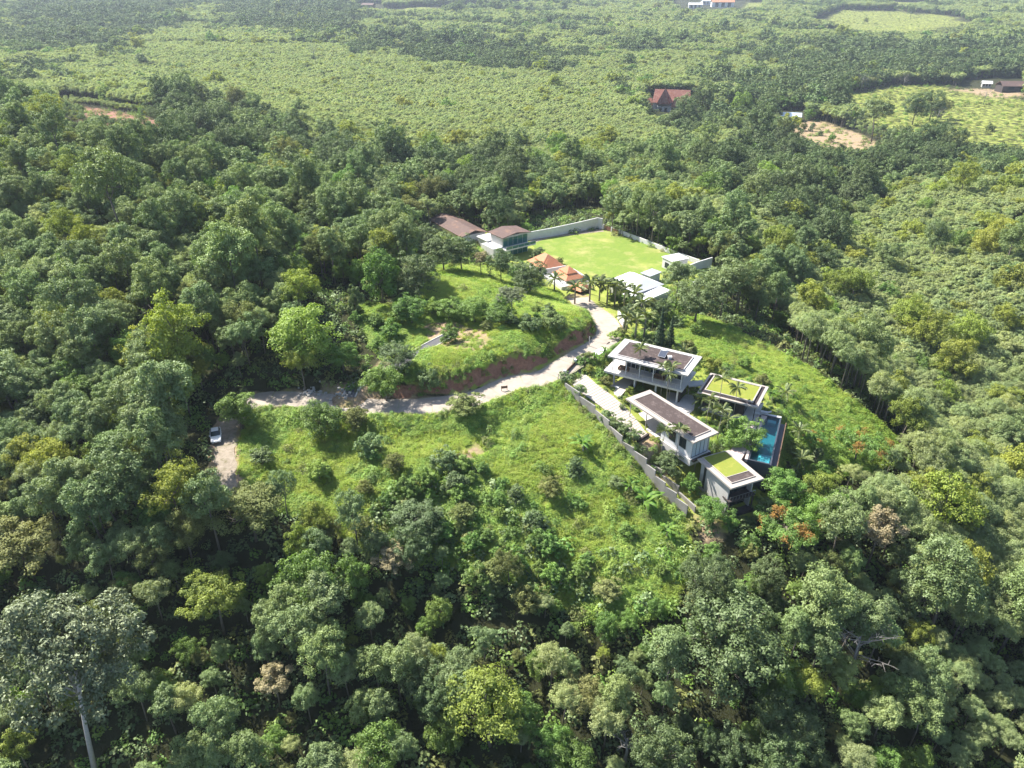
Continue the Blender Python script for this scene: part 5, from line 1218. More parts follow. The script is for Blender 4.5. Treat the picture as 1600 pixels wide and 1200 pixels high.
ok &= _ye | (LV > 0) | (rng.random(len(SP)) < 0.74)          # wild forest stands more open than the plantations
for z in KEEP: ok &= ~inside(SP, z)
for Q in (ROAD, SPUR): ok &= seg_dist(SP, Q)[0] > 5.5
for x, y, r_ in HAND: ok &= np.hypot(SP[:,0]-x, SP[:,1]-y) > max(1.8, r_*0.85)
front = np.zeros(len(SP), bool)                              # room to see the singled-out trees: lower growth on their near side
for x, y, r_ in HAND:
    if r_ < 1.6: continue
    d0 = math.hypot(x, y); q = SP-np.array([x, y]); al = -(q@np.array([x, y]))/d0; ac = np.abs(q@np.array([-y, x]))/d0
    front |= (al > 0) & (al < (8+r_ if y < 260 else 22)) & (ac < r_*0.9+1)
SP = SP[ok]; LV = LV[ok]; front = front[ok]; SZ = h(SP)
N = len(SP); u = rng.random(N); g1 = vnoise(SP[:,0]+500, SP[:,1], 28, 1); g2 = vnoise(SP[:,0]+900, SP[:,1], 60, 2)
kind = np.full(N, 'rubber', dtype=object)
dark = np.zeros(N, bool); yel = np.zeros(N, bool)
_r = np.hypot(SP[:,0], SP[:,1]); SJ = SP+np.column_stack([vnoise(SP[:,0]+77, SP[:,1], 33, 11)-0.5+0.6*(vnoise(SP[:,0]+9, SP[:,1], 12, 15)-0.5), vnoise(SP[:,0]+31, SP[:,1]+50, 33, 12)-0.5+0.6*(vnoise(SP[:,0], SP[:,1]+70, 12, 16)-0.5)])*np.clip(_r*0.09, 8, 90)[:,None]
for z in D_BANDS: dark |= inside(SJ, z)
for z in Y_BANDS: yel |= inside(SJ, z)
dark &= (rng.random(N) < 0.85) & ~yel
far = LV > 0
kind[far & (g2 < 0.78)] = 'young'; kind[yel & (u < 0.9)] = 'young'
kind[(u > 0.80) & (g1 > 0.45)] = 'bright'; kind[(u > 0.90) & ~yel] = 'dark'; kind[(u > 0.955)] = 'yellow'; kind[(u > 0.925) & (u < 0.955) & ~yel] = 'olive'
near = SP[:,1] < 78
kind[near & (g1 > 0.62) & (u > 0.35)] = 'bright'; kind[near & (g1 < 0.2)] = 'dark'
kind[(LV == 0) & ~yel & (u > 0.53) & (u < 0.59)] = 'yellow'; kind[(LV == 0) & ~yel & (u > 0.48) & (u < 0.53)] = 'olive'; kind[(LV == 0) & (u > 0.36) & (u < 0.46) & ~yel] = 'bright'; kind[(LV == 0) & ~yel & (u > 0.22) & (u < 0.36)] = 'young'
kind[yel & (u < 0.93)] = 'young'; kind[far & ~yel & (g1 < 0.17)] = 'dark'; kind[far & ~yel & (g1 > 0.17) & (g1 < 0.24)] = 'bright'
kind[dark & (u < 0.72)] = 'dark'; kind[dark & (u >= 0.72) & (u < 0.9)] = 'bright'
sc = np.where(kind == 'young', rng.normal(0.97, 0.06, N), rng.normal(1.0, 0.22, N)).clip(0.55,1.55); sc *= np.where(LV == 2, 1.15, np.where(LV == 1, 0.88, 1.0))
sc[(kind == 'dark') & dark] *= 1.15; sc[near] *= 0.64; sc[(SP[:,1] >= 78) & (LV == 0) & ~yel] *= 0.76
plant = yel & (LV == 0); sc[plant & (kind == 'young')] *= 0.82; sc[far & (kind == 'young')] *= 1.1; big = (rng.random(N) < 0.05) & (kind != 'young'); sc[big] *= 1.45
fringe = np.zeros(N, bool)                                   # lower growth next to the clearings keeps them open to view
for z in KEEP[:5]:
    c = z.mean(0); grow = c+(z-c)*1.0
    q = np.stack([SP[:,0], SP[:,1]+5.0], 1); fringe |= inside(q, z); q = np.stack([SP[:,0], SP[:,1]+9.0], 1); fringe |= inside(q, z)
for z in LOWZ: sc[inside(SP, z)] *= 0.42
kind[fringe & near & (rng.random(N) < 0.5)] = 'bright'; sc[fringe] *= 0.58; sc[front & ~fringe] *= 0.58
X_, Y_, D_ = project(np.column_stack([SP, SZ+8*sc])); vis = (X_ > -260) & (X_ < 1860) & (Y_ > -40) & (Y_ < 1290)
X0, Y0, D0 = project(np.column_stack([SP, SZ+10*sc]))
inframe = (X0 > 5) & (X0 < 1595) & (Y0 > 5) & (Y0 < 1185)

LOOK = {'rubber':('grey-green rubber tree','rubber_tree'),'young':('light young rubber tree','young_rubber_tree'),'dark':('dark green broadleaf tree','broadleaf_tree'),'bright':('fresh green leafy tree','broadleaf_tree'),'yellow':('yellow-green tree','yellow_leaf_tree'),'olive':('olive-toned fine-leaved tree','olive_tree')}
def zone_phrase(px, py):
    if py > 1000: return 'along the bottom edge'
    if px < 330: return 'in the left-hand forest' if py > 400 else 'on the left hilltop'
    if px < 560 and py < 600: return 'on the hill above the lane'
    if py < 420 and px < 1230: return 'behind the white compound'
    if px > 1160: return 'in the right-hand plantation'
    return 'below the meadow'
MARKS = [(338,672,'the parked white car'),(515,650,'the round tree below the lane'),(725,638,'the lane-edge shrub'),(482,490,'the vivid spreading tree'),(600,410,'the tall bright hill tree'),(700,508,'the lone drive tree'),(715,350,'the long brown roof'),(930,395,'the lawn'),(1000,440,'the white hip roof'),
 (1030,500,'the dark conifer'),(1020,555,'the upper pavilion'),(1050,650,'the middle pavilion'),(1140,735,'the lowest villa house'),(1195,690,'the pool'),(1155,605,'the pool house'),(1220,835,'the big flame tree'),(1335,700,'the right flame tree'),(1352,850,'the dry brown tree'),(1318,970,'the bare pale tree'),(1128,990,'the big dark tree'),
 (765,1100,'the yellow bottom tree'),(140,1000,'the silvery corner tree'),(410,795,'the broad olive tree'),(55,880,'the left-edge olive tree'),(655,780,'the dark meadow tree'),(912,680,'the lone banana plant'),(1010,770,'the large banana plant'),(350,950,'the yellow forest tree'),(438,1070,'the straw-coloured tree'),(350,545,'the thin sapling'),(170,185,'the red soil patch'),
 (1050,165,'the red-tiled house'),(1290,215,'the bare soil plot'),(1500,170,'the far field'),(1590,130,'the dark far building'),(450,622,'the lane junction'),(800,600,'the lane sign board'),(345,750,'the gravel track end'),(1110,405,'the white wall corner'),(1400,540,'the plantation gap'),(1600,1000,'the right edge')]
DIRS = ['right of','to the upper right of','above','to the upper left of','left of','to the lower left of','below','to the lower right of']
ORD = ['nearest','second nearest','third nearest','fourth nearest','fifth nearest','sixth nearest','seventh nearest','eighth nearest','ninth nearest','tenth nearest','eleventh nearest','twelfth nearest','thirteenth nearest','fourteenth nearest','fifteenth nearest','sixteenth nearest','seventeenth nearest','eighteenth nearest','nineteenth nearest','twentieth nearest']
ORD += [t_+o_+' nearest' for t_ in ('twenty-','thirty-','forty-','fifty-','sixty-') for o_ in ('first','second','third','fourth','fifth','sixth','seventh','eighth','ninth')]+['farthest']
TO_NAME = {}                                             # look -> [(object, px, py)]; named once all are placed
def later(look, o, px, py): TO_NAME.setdefault(look, []).append((o, px, py)); return o
def name_all():
    """each scattered tree is told apart by its rank outward from the nearest landmark"""
    for look, lst in TO_NAME.items():
        cell = {}
        for o, px, py in lst:
            d = [math.hypot(px-a, py-b_) for a, b_, _ in MARKS]; k = int(np.argmin(d)); a, b_, w = MARKS[k]
            q = int(round(math.atan2(b_-py, px-a)/(math.pi/4))) % 8; cell.setdefault((k, q), []).append((d[k], o))
        for (k, q), l in cell.items():
            for r_, (_, o) in enumerate(sorted(l, key=lambda t_: t_[0])):
                o['label'] = look+', '+(ORD[min(r_, len(ORD)-1)]+' ' if len(l) > 1 else 'only one ')+DIRS[q]+' '+MARKS[k][2]
NIND = {'rubber':280,'young':260,'dark':170,'bright':170,'yellow':60,'olive':50}
single = np.zeros(N, bool)
for kd, nmax in NIND.items():
    c = np.where((kind == kd) & inframe)[0]; c = c[np.argsort(-sc[c]/D0[c])][:nmax]; single[c] = True
for i in np.where(single)[0]:
    look, nm = LOOK[kind[i]]; ph = zone_phrase(X0[i], Y0[i])
    later(look, place_tree(kind[i], SP[i,0], SP[i,1], None, 'tree', look+'s '+ph, sc[i], sc[i]*rng.uniform(0.9,1.12)*1.15, nm, SZ[i]), X0[i], Y0[i])

# thickets of bushes and small trees at the fringe of the clearings
THICK = [(poly_px(q), st, ph) for q, st, ph in (([(560,800),(640,745),(715,715),(800,760),(870,830),(965,930),(960,965),(800,965),(640,925),(555,860)], 2.7, 'in the thicket at the bottom of the meadow'), ([(935,705),(1000,770),(1050,830),(1000,850),(935,800)], 4.6, 'in the meadow beside the stepped wall'),
   ([(1080,835),(1220,812),(1245,870),(1100,905)], 3.2, 'in the thicket below the lowest villa house'), ([(1238,690),(1290,690),(1340,735),(1300,790),(1238,780)], 3.4, 'in the dry garden right of the pool'), ([(1060,500),(1160,530),(1290,610),(1370,690),(1300,690),(1220,620),(1100,555)], 11, 'on the bright slope right of the villa'), ([(640,640),(560,800),(420,790),(400,760)], 9, 'in the lower meadow'),
   ([(545,470),(650,440),(690,500),(640,520),(600,560),(545,560)], 4.0, 'on the knoll above the narrow drive'), ([(690,480),(800,480),(880,500),(860,520),(760,520)], 5.0, 'among the row of trees on the upper meadow'), ([(400,700),(560,690),(640,740),(600,800),(480,790)], 6.5, 'in the left half of the lower meadow'), ([(800,700),(920,700),(1000,800),(1040,900),(960,900),(860,800)], 5.5, 'in the right half of the lower meadow'),
   ([(930,452),(1060,485),(1150,505),(1120,530),(1040,520),(985,520)], 4.5, 'at the top of the bright slope'))]
for zq, st, ph in THICK:
    lo, hi = zq.min(0), zq.max(0); gxx, gyy = np.meshgrid(np.arange(lo[0],hi[0],st), np.arange(lo[1],hi[1],st)); Q = np.column_stack([gxx.ravel(), gyy.ravel()]); Q = Q+rng.normal(0, st*0.28, Q.shape); Q = Q[inside(Q, zq)]
    Q = Q[(seg_dist(Q, ROAD)[0] > 4) & (seg_dist(Q, SPUR)[0] > 3.5)]
    for x, y in Q:
        if any(math.hypot(x-a_, y-b_) < max(1.5, c_*0.8) for a_, b_, c_ in HAND): continue
        kd, wd, nm, ix = [('small','leafy green bush','bush',0),('small','dark green bush','bush',1),('small','olive bush','bush',2),('small','grey-green bush','bush',3),('shrub','low green shrub','bush',0)][rng.choice(5, p=[0.48,0.12,0.12,0.06,0.22])]
        s_ = rng.uniform(0.35,1.0); X1, Y1, _ = project(np.array([[x,y,hz(x,y)+2*s_]]))
        later(wd, place_tree(kd, x, y, None, 'bush', 'bushes '+ph, s_, s_*rng.uniform(0.7,1.0), nm, idx=ix), X1[0], Y1[0])

name_all()
def mass(name, pts, z, s, rz, idx, sources, label, cat, tilt=None):
    """one uncounted mass: geometry nodes put source idx at every point"""
    me = bpy.data.meshes.new(name); V = np.column_stack([pts, z]).astype(np.float32)
    me.vertices.add(len(V)); me.vertices.foreach_set('co', V.ravel())
    for nm, tp, dat in (('size','FLOAT',s),('turn','FLOAT',rz),('pick','INT',idx)):
        a = me.attributes.new(nm, tp, 'POINT'); a.data.foreach_set('value', np.asarray(dat, dtype=np.float32 if tp == 'FLOAT' else np.int32))
    me.update(); o = tag(obj(name, me), label, cat, kind='stuff')
    ng = bpy.data.node_groups.new(name+'_nodes', 'GeometryNodeTree')
    ng.interface.new_socket('Geometry', in_out='INPUT', socket_type='NodeSocketGeometry'); ng.interface.new_socket('Geometry', in_out='OUTPUT', socket_type='NodeSocketGeometry')
    gi = ng.nodes.new('NodeGroupInput'); go = ng.nodes.new('NodeGroupOutput'); jn = ng.nodes.new('GeometryNodeJoinGeometry')
    def attr(n, t):
        a = ng.nodes.new('GeometryNodeInputNamedAttribute'); a.data_type = t; a.inputs['Name'].default_value = n
        return next(s_ for s_ in a.outputs if s_.enabled and s_.name == 'Attribute')
    A_s, A_t, A_p = attr('size','FLOAT'), attr('turn','FLOAT'), attr('pick','INT')
    cx = ng.nodes.new('ShaderNodeCombineXYZ'); ng.links.new(A_t, cx.inputs[2])
    e2r = ng.nodes.new('FunctionNodeEulerToRotation'); ng.links.new(cx.outputs[0], e2r.inputs[0])
    for k, so in enumerate(sources):
        oi = ng.nodes.new('GeometryNodeObjectInfo'); oi.inputs['Object'].default_value = so
        cmp_ = ng.nodes.new('FunctionNodeCompare'); cmp_.data_type = 'INT'; cmp_.operation = 'EQUAL'
        ia = [s_ for s_ in cmp_.inputs if s_.enabled]; ng.links.new(A_p, ia[0]); ia[1].default_value = k
        ip = ng.nodes.new('GeometryNodeInstanceOnPoints')
        ng.links.new(gi.outputs[0], ip.inputs['Points']); ng.links.new(cmp_.outputs[0], ip.inputs['Selection'])
        ng.links.new(oi.outputs['Geometry'], ip.inputs['Instance']); ng.links.new(e2r.outputs[0], ip.inputs['Rotation']); ng.links.new(A_s, ip.inputs['Scale'])
        ng.links.new(ip.outputs[0], jn.inputs[0])
    ng.links.new(jn.outputs[0], go.inputs[0])
    md = o.modifiers.new('scatter', 'NODES'); md.node_group = ng
    return o
rest = vis & ~single
MASS_LABEL = {'rubber':'grey-green rubber forest filling the hills and valley','young':'light green rubber plantation covering the valley','dark':'dark broadleaf woods along gullies and far edges','bright':'fresh green leafy trees mixed into the forest','yellow':'yellow-green trees scattered through the far forest','olive':'olive-toned trees scattered through the far forest'}
for kd in NIND:
    so = [p_.merged() for p_ in P[kd][:3]+P[kd+'_mid']+P[kd+'_far']]
    m_ = np.where(rest & (kind == kd))[0]
    if len(m_) == 0: continue
    lvl = np.where(D0[m_] < 190, 0, np.where(D0[m_] < 480, 1, 2))
    mass(LOOK[kd][1]+'_forest', SP[m_], SZ[m_]-0.05, sc[m_], rng.uniform(0,6.28,len(m_)), lvl*3+rng.integers(0,3,len(m_)), so, MASS_LABEL[kd], 'forest')

# undergrowth, meadow growth
def tuft(seed, n, hgt, spread, mat, w=0.032):
    r = np.random.default_rng(seed); V = []; F = []; T_ = []
    for i in range(n):
        a = r.uniform(0,6.28); b = np.array([math.cos(a),math.sin(a),0])*r.uniform(0,spread); l = hgt*r.uniform(0.6,1.2); d = r.normal(0,0.75,2); s = np.array([-math.sin(a),math.cos(a),0])*w
        k = len(V); mid = b+np.array([d[0]*l*0.3,d[1]*l*0.3,l*0.6]); tip = b+np.array([d[0]*l,d[1]*l,l*0.7])
        V += [b-s,b+s,mid+s*0.8,mid-s*0.8,tip]; F += [(k,k+1,k+2,k+3)]; F += [(k+3,k+2,k+4,k+4)]; T_ += [r.uniform(0,1)]*2
    me = bpy.data.meshes.new('tuft'); me.from_pydata([tuple(v) for v in V], [], [f if f[2] != f[3] else f[:3] for f in F]); me.materials.append(L[mat]); me.update(); tint_mesh(me, T_); return bpy.data.objects.new('tuft_source', me)
def dome(seed, n, rad, hgt, leaf, mat):
    r = np.random.default_rng(seed); e = r.normal(size=(n,3)); e[:,2] = np.abs(e[:,2]); e /= np.linalg.norm(e,axis=1)[:,None]
    lump = 1+0.25*np.sin(e[:,0]*5+seed)+0.2*np.cos(e[:,1]*6)
    pos = e*np.array([rad,rad,hgt])*(lump*r.uniform(0.7,1.0,n))[:,None]; V, F = leaves_np(r, pos, e+r.normal(0,0.4,(n,3))+[0,0,0.8], leaf, leaf*0.7)
    me = mesh_np('dome', V, F, L[mat]); tint_mesh(me, r.uniform(0,1,n)); return bpy.data.objects.new('dome_source', me)
TUFTS = [tuft(i, 46, 0.55, 0.42, 'grass') for i in range(3)]
DOMES = [dome(10+i, 260, 0.72, 0.38, 0.13, 'vine') for i in range(3)]
BIGD = [dome(20+i, 460, 1.0, 0.95, 0.16, m_) for i, m_ in enumerate(('vine','bright','olive'))]
def fill_zone(poly, dens, avoid=(), road=3.0):
    lo, hi = poly.min(0), poly.max(0); n = int((hi-lo).prod()*dens); Q = rng.uniform(lo, hi, (n,2)); Q = Q[inside(Q, poly)]
    k = (seg_dist(Q, ROAD)[0] > road) & (seg_dist(Q, SPUR)[0] > 2.3) & (seg_dist(Q, PATH)[0] > 1.5)
    for a in avoid: k &= ~inside(Q, a) | (rng.random(len(Q)) < 0.10)
    return Q[k]
dirt = Z_DIRT[:1]+Z_DIRT[2:4]+Z_DIRT[5:6]
Q = np.vstack([fill_zone(Z_MEADOW, 5.5, dirt+[Z_GARDEN]), fill_zone(Z_UPPER, 6.0, dirt, 5.0), fill_zone(Z_SLOPE, 3.0)])
g = vnoise(Q[:,0], Q[:,1], 6.0, 3)
vine = g > 0.52
Qg = Q[~vine | (rng.random(len(Q)) < 0.15)]
mass('meadow_grass', Qg, h(Qg)-0.03, rng.uniform(0.7,1.35,len(Qg)), rng.uniform(0,6.28,len(Qg)), rng.integers(0,3,len(Qg)), TUFTS, 'tall yellow-green grass covering the lower and upper meadow', 'grass')
Qv = np.vstack([Q[vine], fill_zone(Z_SLOPE, 2.5)])
gv = vnoise(Qv[:,0]+40, Qv[:,1], 4.0, 4)
mass('meadow_vines', Qv, h(Qv)-0.08, (0.45+1.3*gv)*rng.uniform(0.65,1.3,len(Qv)), rng.uniform(0,6.28,len(Qv)), rng.integers(0,3,len(Qv)), DOMES, 'low leafy vines creeping over the meadow and the slope right of the villa', 'ground cover')
Qb = np.vstack([fill_zone(Z_SLOPE, 0.12), fill_zone(Z_MEADOW, 0.14, dirt+[Z_GARDEN]), fill_zone(Z_UPPER, 0.03, dirt, 5.5)])
lowm = np.array([project(np.array([[q[0],q[1],hz(*q)]]))[1][0] for q in Qb])
kb = (rng.random(len(Qb)) < np.where(lowm > 790, 1.0, 0.5)); Qb = Qb[kb]
mass('meadow_bushes', Qb, h(Qb)-0.1, rng.uniform(0.5,1.5,len(Qb)), rng.uniform(0,6.28,len(Qb)), rng.choice([0,0,1,1,2], len(Qb)), BIGD, 'low bushes dotted over the meadow and the slope', 'bushes')
# hedge-like growth along the top of the road cutting
d_ = np.gradient(ROAD[:,:2], axis=0); d_ /= np.linalg.norm(d_,axis=1)[:,None]; nn_ = np.column_stack([-d_[:,1], d_[:,0]])
Qe = []
for i in range(20, len(ROAD)-14):
    for _ in range(5): Qe.append(ROAD[i,:2]+nn_[i]*(rng.uniform(4.5,6.4) if rng.random() < 0.8 else rng.uniform(3.4,4.5))+d_[i]*rng.uniform(-0.5,0.5))
for i in range(4, len(ROAD)-30):
    for _ in range(3): Qe.append(ROAD[i,:2]-nn_[i]*rng.uniform(3.1,4.2)+d_[i]*rng.uniform(-0.5,0.5))
Qe = np.array(Qe); mass('verge_growth', Qe, h(Qe)-0.1, rng.uniform(0.35,1.0,len(Qe)), rng.uniform(0,6.28,len(Qe)), rng.integers(0,3,len(Qe)), BIGD, 'leafy growth fringing both sides of the lane', 'ground cover')
Qw = []
for a_, b_ in zip(FLINE[:-1], FLINE[1:]):
    dd_ = (b_-a_)/np.linalg.norm(b_-a_); nr_ = np.array([dd_[1],-dd_[0]])
    for _ in range(9): Qw.append(a_+(b_-a_)*rng.random()+nr_*rng.uniform(0.5,1.6))
Qw = np.array(Qw); mass('wall_foot_growth', Qw, h(Qw)-0.1, rng.uniform(0.45,1.25,len(Qw)), rng.uniform(0,6.28,len(Qw)), rng.integers(0,3,len(Qw)), BIGD, 'scrub growing along the foot of the stepped wall', 'ground cover')
# undergrowth between the trees of the near forest
U = scatter(35, 260, 2.5); k = np.ones(len(U), bool)
for z in [Z_UPPER, Z_SLOPE, Z_GARDEN, Z_COMP] + Z_RED: k &= ~inside(U, z)
k &= ~inside(U, Z_MEADOW) | inside(U, THICK[0][0]) | (U[:,1] < 84)
k &= (seg_dist(U, ROAD)[0] > 3.6) & (seg_dist(U, SPUR)[0] > 2.8); U = U[k]; UZ = h(U); xx, yy, dd = project(np.column_stack([U, UZ])); k = (xx > -30) & (xx < 1630) & (yy < 1300); U = U[k]; UZ = UZ[k]
UB = [dome(40+i, 120, 1.15, 1.1, 0.34, m_) for i, m_ in enumerate(('dark','bright','rubber','olive'))]
mass('forest_undergrowth', U, UZ-0.2, rng.uniform(0.6,1.7,len(U)), rng.uniform(0,6.28,len(U)), rng.choice([0,0,0,1,1,2,3], len(U)), UB, 'shady undergrowth on the forest floor', 'undergrowth')
# garden and field ground cover
Qn = fill_zone(Z_GARDEN, 2.0); kk = np.ones(len(Qn), bool)
for c, ux_, hx_, hy_ in (V1,V2,V3,V4,POOL):
    q = Qn-np.asarray(c); kk &= ~((np.abs(q@ux_) < hx_+(1.6 if c is POOL[0] else 0.3)) & (np.abs(q@np.array([-ux_[1],ux_[0]])) < hy_+0.3))
kk &= seg_dist(Qn, _dcl)[0] > 2.4
for nm in ('pool_deck','courtyard','side_drive'):
    pv = np.array([v.co[:2] for v in bpy.data.objects[nm].data.vertices][:len(bpy.data.objects[nm].data.vertices)//2]); kk &= ~inside(Qn, pv)
Qn = Qn[kk]; px_, py_, _ = project(np.column_stack([Qn, h(Qn)])); kk = ~((px_ > 1030) & (px_ < 1090) & (py_ > 745)); Qn = Qn[kk]
mass('garden_growth', Qn, h(Qn)-0.05, rng.uniform(0.4,1.0,len(Qn))*np.where(vnoise(Qn[:,0],Qn[:,1],4,9) > 0.5, 1.0, 0.55), rng.uniform(0,6.28,len(Qn)), rng.integers(0,3,len(Qn)), [BIGD[1], DOMES[0], dome(33,200,0.8,0.9,0.2,'dark')], 'leafy planting filling the villa garden beds', 'planting')
Qf = np.vstack([fill_zone(Z_DIRT[7], 0.03), fill_zone(Z_RED[0], 0.02)]+[fill_zone(z, 0.025) for z in Z_FIELD[:1]] + [fill_zone(Z_FIELD[1], 0.004)]); mass('field_growth', Qf, h(Qf)-0.2, rng.uniform(0.5,2.2,len(Qf)), rng.uniform(0,6.28,len(Qf)), rng.integers(0,3,len(Qf)), [BIGD[1],BIGD[2],DOMES[0]], 'rough green growth over the far fields', 'field growth')
Qz = fill_zone(Z_COMP, 0.5); LWN = np.array(lp); px_, py_, _ = project(np.column_stack([Qz, h(Qz)])); kk = ~inside(Qz, LWN) & (((px_ < 760) & (py_ > 372)) | ((py_ > 440) & (px_ > 1030)) | ((py_ > 425) & (px_ < 850)) | (py_ < 345))
Qz = Qz[kk]; mass('compound_growth', Qz, h(Qz)-0.1, rng.uniform(0.6,1.4,len(Qz)), rng.uniform(0,6.28,len(Qz)), rng.integers(0,3,len(Qz)), BIGD, 'leafy growth round the white compound', 'planting')
# ------------------------------------------------------------------ parked car
def car(px, py, label):
    p = at(px, py); a = SPUR[np.argmin(np.hypot(SPUR[:,0]-p[0], SPUR[:,1]-p[1]))]; z = hz(p[0],p[1])+0.03
    t = tag(empty('parked_car', (p[0],p[1],z), R(-69)), label, 'car')
    # sections along x (front +): x, half width low, half width at waist, z bottom, z waist
    S = [(-2.1,0.62,0.70,0.48,0.86),(-1.98,0.80,0.83,0.30,0.97),(-1.4,0.86,0.88,0.25,0.98),(-0.4,0.87,0.89,0.24,0.95),(0.7,0.87,0.88,0.24,0.93),(1.3,0.85,0.86,0.25,0.84),(1.9,0.78,0.78,0.28,0.74),(2.1,0.62,0.60,0.40,0.62)]
    V = []; F = []; k = 10
    for x, wl_, ww, zb, zw in S:
        zm = (zb+zw)/2
        V += [(x,-wl_*0.9,zb),(x,-wl_,zb+0.12),(x,-ww-0.02,zm),(x,-ww,zw-0.08),(x,-ww*0.9,zw),(x,ww*0.9,zw),(x,ww,zw-0.08),(x,ww+0.02,zm),(x,wl_,zb+0.12),(x,wl_*0.9,zb)]
    for i in range(len(S)-1): F += [(i*k+j,(i+1)*k+j,(i+1)*k+(j+1)%k,i*k+(j+1)%k) for j in range(k)]
    F += [tuple(range(k)), tuple((len(S)-1)*k+j for j in range(k))[::-1]]
    MB().add(V, F).build('body', M['car_paint'], t, smooth=True, bevel=0.02)
    def hexa(nm, pts, mat, par=t, smooth=False): return MB().add(pts, [(3,2,1,0),(4,5,6,7),(0,1,5,4),(1,2,6,5),(2,3,7,6),(3,0,4,7)]).build(nm, M[mat], par, bevel=0.03 if mat == 'car_paint' else 0)
    hexa('cabin', [(-1.75,-0.76,0.93),(0.72,-0.76,0.9),(0.72,0.76,0.9),(-1.75,0.76,0.93),(-1.25,-0.58,1.42),(0.05,-0.58,1.45),(0.05,0.58,1.45),(-1.25,0.58,1.42)], 'dark_frame')
    hexa('roof', [(-1.3,-0.6,1.42),(0.0,-0.6,1.45),(0.0,0.6,1.45),(-1.3,0.6,1.42),(-1.22,-0.54,1.47),(-0.1,-0.54,1.5),(-0.1,0.54,1.5),(-1.22,0.54,1.47)], 'car_paint')
    hexa('windscreen', [(0.08,-0.56,1.42),(0.70,-0.70,0.93),(0.70,0.70,0.93),(0.08,0.56,1.42),(0.10,-0.56,1.44),(0.73,-0.70,0.94),(0.73,0.70,0.94),(0.10,0.56,1.44)], 'glass')
    hexa('rear_window', [(-1.29,-0.54,1.39),(-1.72,-0.68,0.98),(-1.72,0.68,0.98),(-1.29,0.54,1.39),(-1.31,-0.54,1.41),(-1.76,-0.68,0.99),(-1.76,0.68,0.99),(-1.31,0.54,1.41)], 'glass')
    for s in (-1,1):
        hexa('side_window', [(-1.2,s*0.64,1.36),(-0.02,s*0.64,1.38),(0.5,s*0.765,0.98),(-1.55,s*0.765,0.98),(-1.2,s*0.66,1.36),(-0.02,s*0.66,1.38),(0.5,s*0.785,0.98),(-1.55,s*0.785,0.98)], 'glass')
        MB().box(-0.52,-0.44,s*0.80-0.03,s*0.80+0.03,0.95,1.12).build('pillar', M['car_paint'], t)
        MB().box(1.98,2.08,s*0.52-0.13,s*0.52+0.13,0.56,0.70).build('headlight', M['lamp'], t)
        MB().box(-2.09,-2.0,s*0.58-0.12,s*0.58+0.12,0.66,0.86).build('tail_light', M['red_lamp'], t)
        m = MB().box(0.42,0.58,s*0.93-0.08,s*0.93+0.08,0.93,1.06); m.build('mirror', M['car_paint'], t)
        d = MB().box(-0.42,0.60,s*0.900-0.006,s*0.900+0.006,0.38,0.84).build('door', M['car_paint'], t); MB().box(-0.36,-0.2,s*0.915-0.008,s*0.915+0.008,0.76,0.80).build('handle', M['steel'], d)
        d = MB().box(-1.36,-0.46,s*0.900-0.006,s*0.900+0.006,0.38,0.84).build('door', M['car_paint'], t); MB().box(-1.3,-1.14,s*0.915-0.008,s*0.915+0.008,0.76,0.80).build('handle', M['steel'], d)
        for x in (-1.32,1.34):
            w = empty('wheel', (x, s*0.80, 0.31), 0, t)
            MB().tube([(0,-0.10,0),(0,0.10,0)], 0.31, 18).build('tyre', M['rubber'], w, smooth=False); MB().tube([(0,s*0.08,0),(0,s*0.115,0)], 0.2, 12).build('rim', M['steel'], w)
    MB().box(2.02,2.11,-0.36,0.36,0.42,0.54).build('grille', M['dark_frame'], t); MB().box(2.08,2.125,-0.2,0.2,0.44,0.53).build('number_plate', M['plate'], t)
    return t
car(338,684, 'white sedan parked facing the viewer on the shaded gravel track')

# ------------------------------------------------------------------ posts and odds along the lane
def post(px, py, hgt, label, w=0.16, mat='wall', name='utility_post', arm=True):
    p = at(px, py); t = tag(empty(name, (p[0],p[1],p[2]-0.3)), label, 'post')
    MB().box(-w/2,w/2,-w/2,w/2,0,hgt+0.3).build('shaft', M[mat], t, bevel=0.01)
    if arm: MB().box(-0.5,0.5,-0.04,0.04,hgt,hgt+0.1).build('crossarm', M[mat], t)
post(921,532,2.2,'grey concrete post on the bank at the inner bend of the lane', arm=False)
post(872,594,1.2,'short grey post by the fence corner at the lane', 0.12, arm=False)
p = at(788,620); t = tag(empty('sign_board', (p[0],p[1],p[2]-0.2), 0.2), 'small dark board on two posts at the edge of the lane', 'sign')
for sx in (-0.55,0.47): MB().box(sx,sx+0.09,-0.05,0.05,0,1.3).build('post', M['wood'], t)
MB().box(-0.6,0.6,-0.09,-0.053,0.75,1.25).build('board', M['wood'], t)
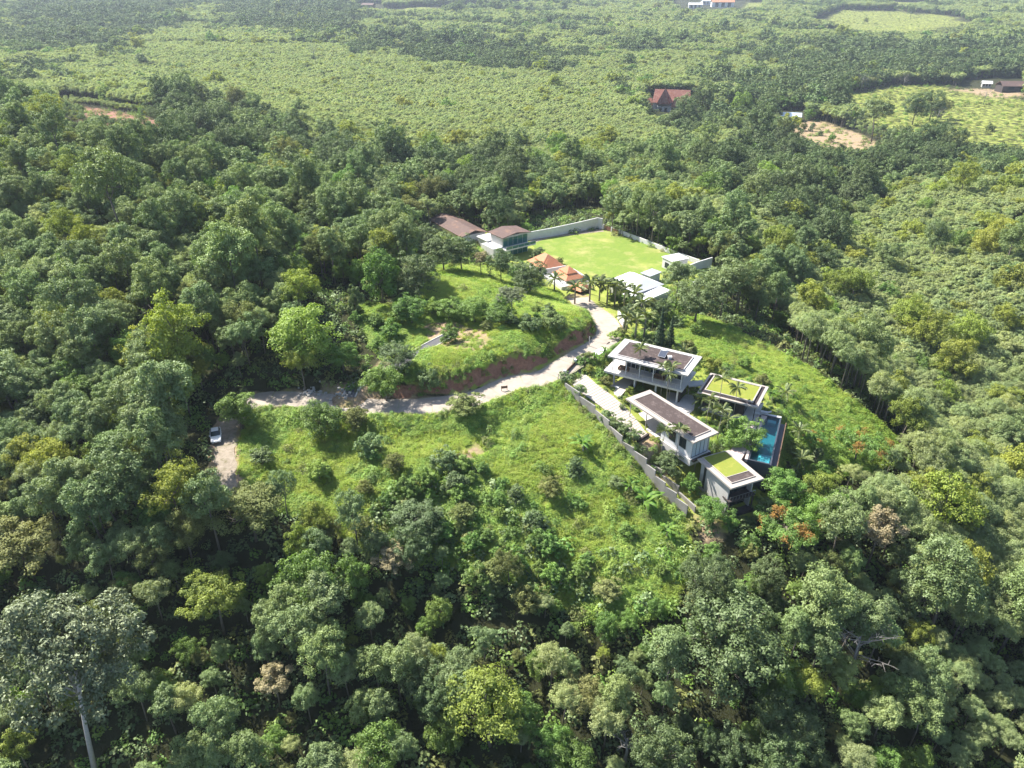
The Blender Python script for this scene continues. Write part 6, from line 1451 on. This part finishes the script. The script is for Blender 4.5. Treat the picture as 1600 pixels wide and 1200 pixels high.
def rubble(px, py, n, spread, label, seed):
    p = at(px, py); r = np.random.default_rng(seed); t = tag(empty('rubble_heap', (p[0],p[1],p[2])), label, 'rubble')
    for i in range(n):
        s = r.uniform(0.12,0.34); x, y = r.normal(0,spread,2); x *= 1.6; zz = hz(p[0]+x,p[1]+y)-p[2]
        V = [(x+s*sx*r.uniform(0.6,1), y+s*sy*r.uniform(0.6,1), zz+s*sz*r.uniform(0.5,0.9)+s*0.45) for sx,sy,sz in ((-1,-1,-1),(1,-1,-1),(1,1,-1),(-1,1,-1),(-1,-1,1),(1,-1,1),(1,1,1),(-1,1,1))]
        MB().add(V, [(3,2,1,0),(4,5,6,7),(0,1,5,4),(1,2,6,5),(2,3,7,6),(3,0,4,7)]).build('stone', M['rock'], t)
rubble(482,608,34,0.8,'pile of pale rubble on the upper side of the lane',3)
rubble(535,618,16,0.7,'scattered pale stones where the narrow drive meets the lane',4)
p = at(530,612); 
MB().box(-0.9,0.9,-0.5,0.5,-0.3,0.55).build('water_tank_base', M['wall'])
o = bpy.data.objects['water_tank_base']; o.name = 'concrete_block'; o.location = (p[0]+3.2,p[1]+1.2,p[2]); tag(o, 'low grey concrete block beside the start of the narrow drive', 'block')
p = at(672,596)

# ------------------------------------------------------------------ far trees standing for themselves need air: the haze
hzm = bpy.data.materials.new('haze_air'); hzm.use_nodes = True; nt = hzm.node_tree; nt.nodes.remove(nt.nodes['Principled BSDF'])
pv = nt.nodes.new('ShaderNodeVolumePrincipled'); pv.inputs['Color'].default_value = (0.72,0.82,0.95,1); pv.inputs['Density'].default_value = HAZE; pv.inputs['Anisotropy'].default_value = 0.2
nt.links.new(pv.outputs[0], nt.nodes['Material Output'].inputs['Volume'])
zlo = float(GZ.min())-1.0; zhi = max(CAM_H, float(GZ.max()))+25
hb = MB().box(gx[0]-5,gx[-1]+5,gy[0]-5,gy[-1]+5,zlo,zhi).build('haze', hzm); tag(hb, 'thin pale blue haze in the air over the whole valley', 'haze', kind='stuff')
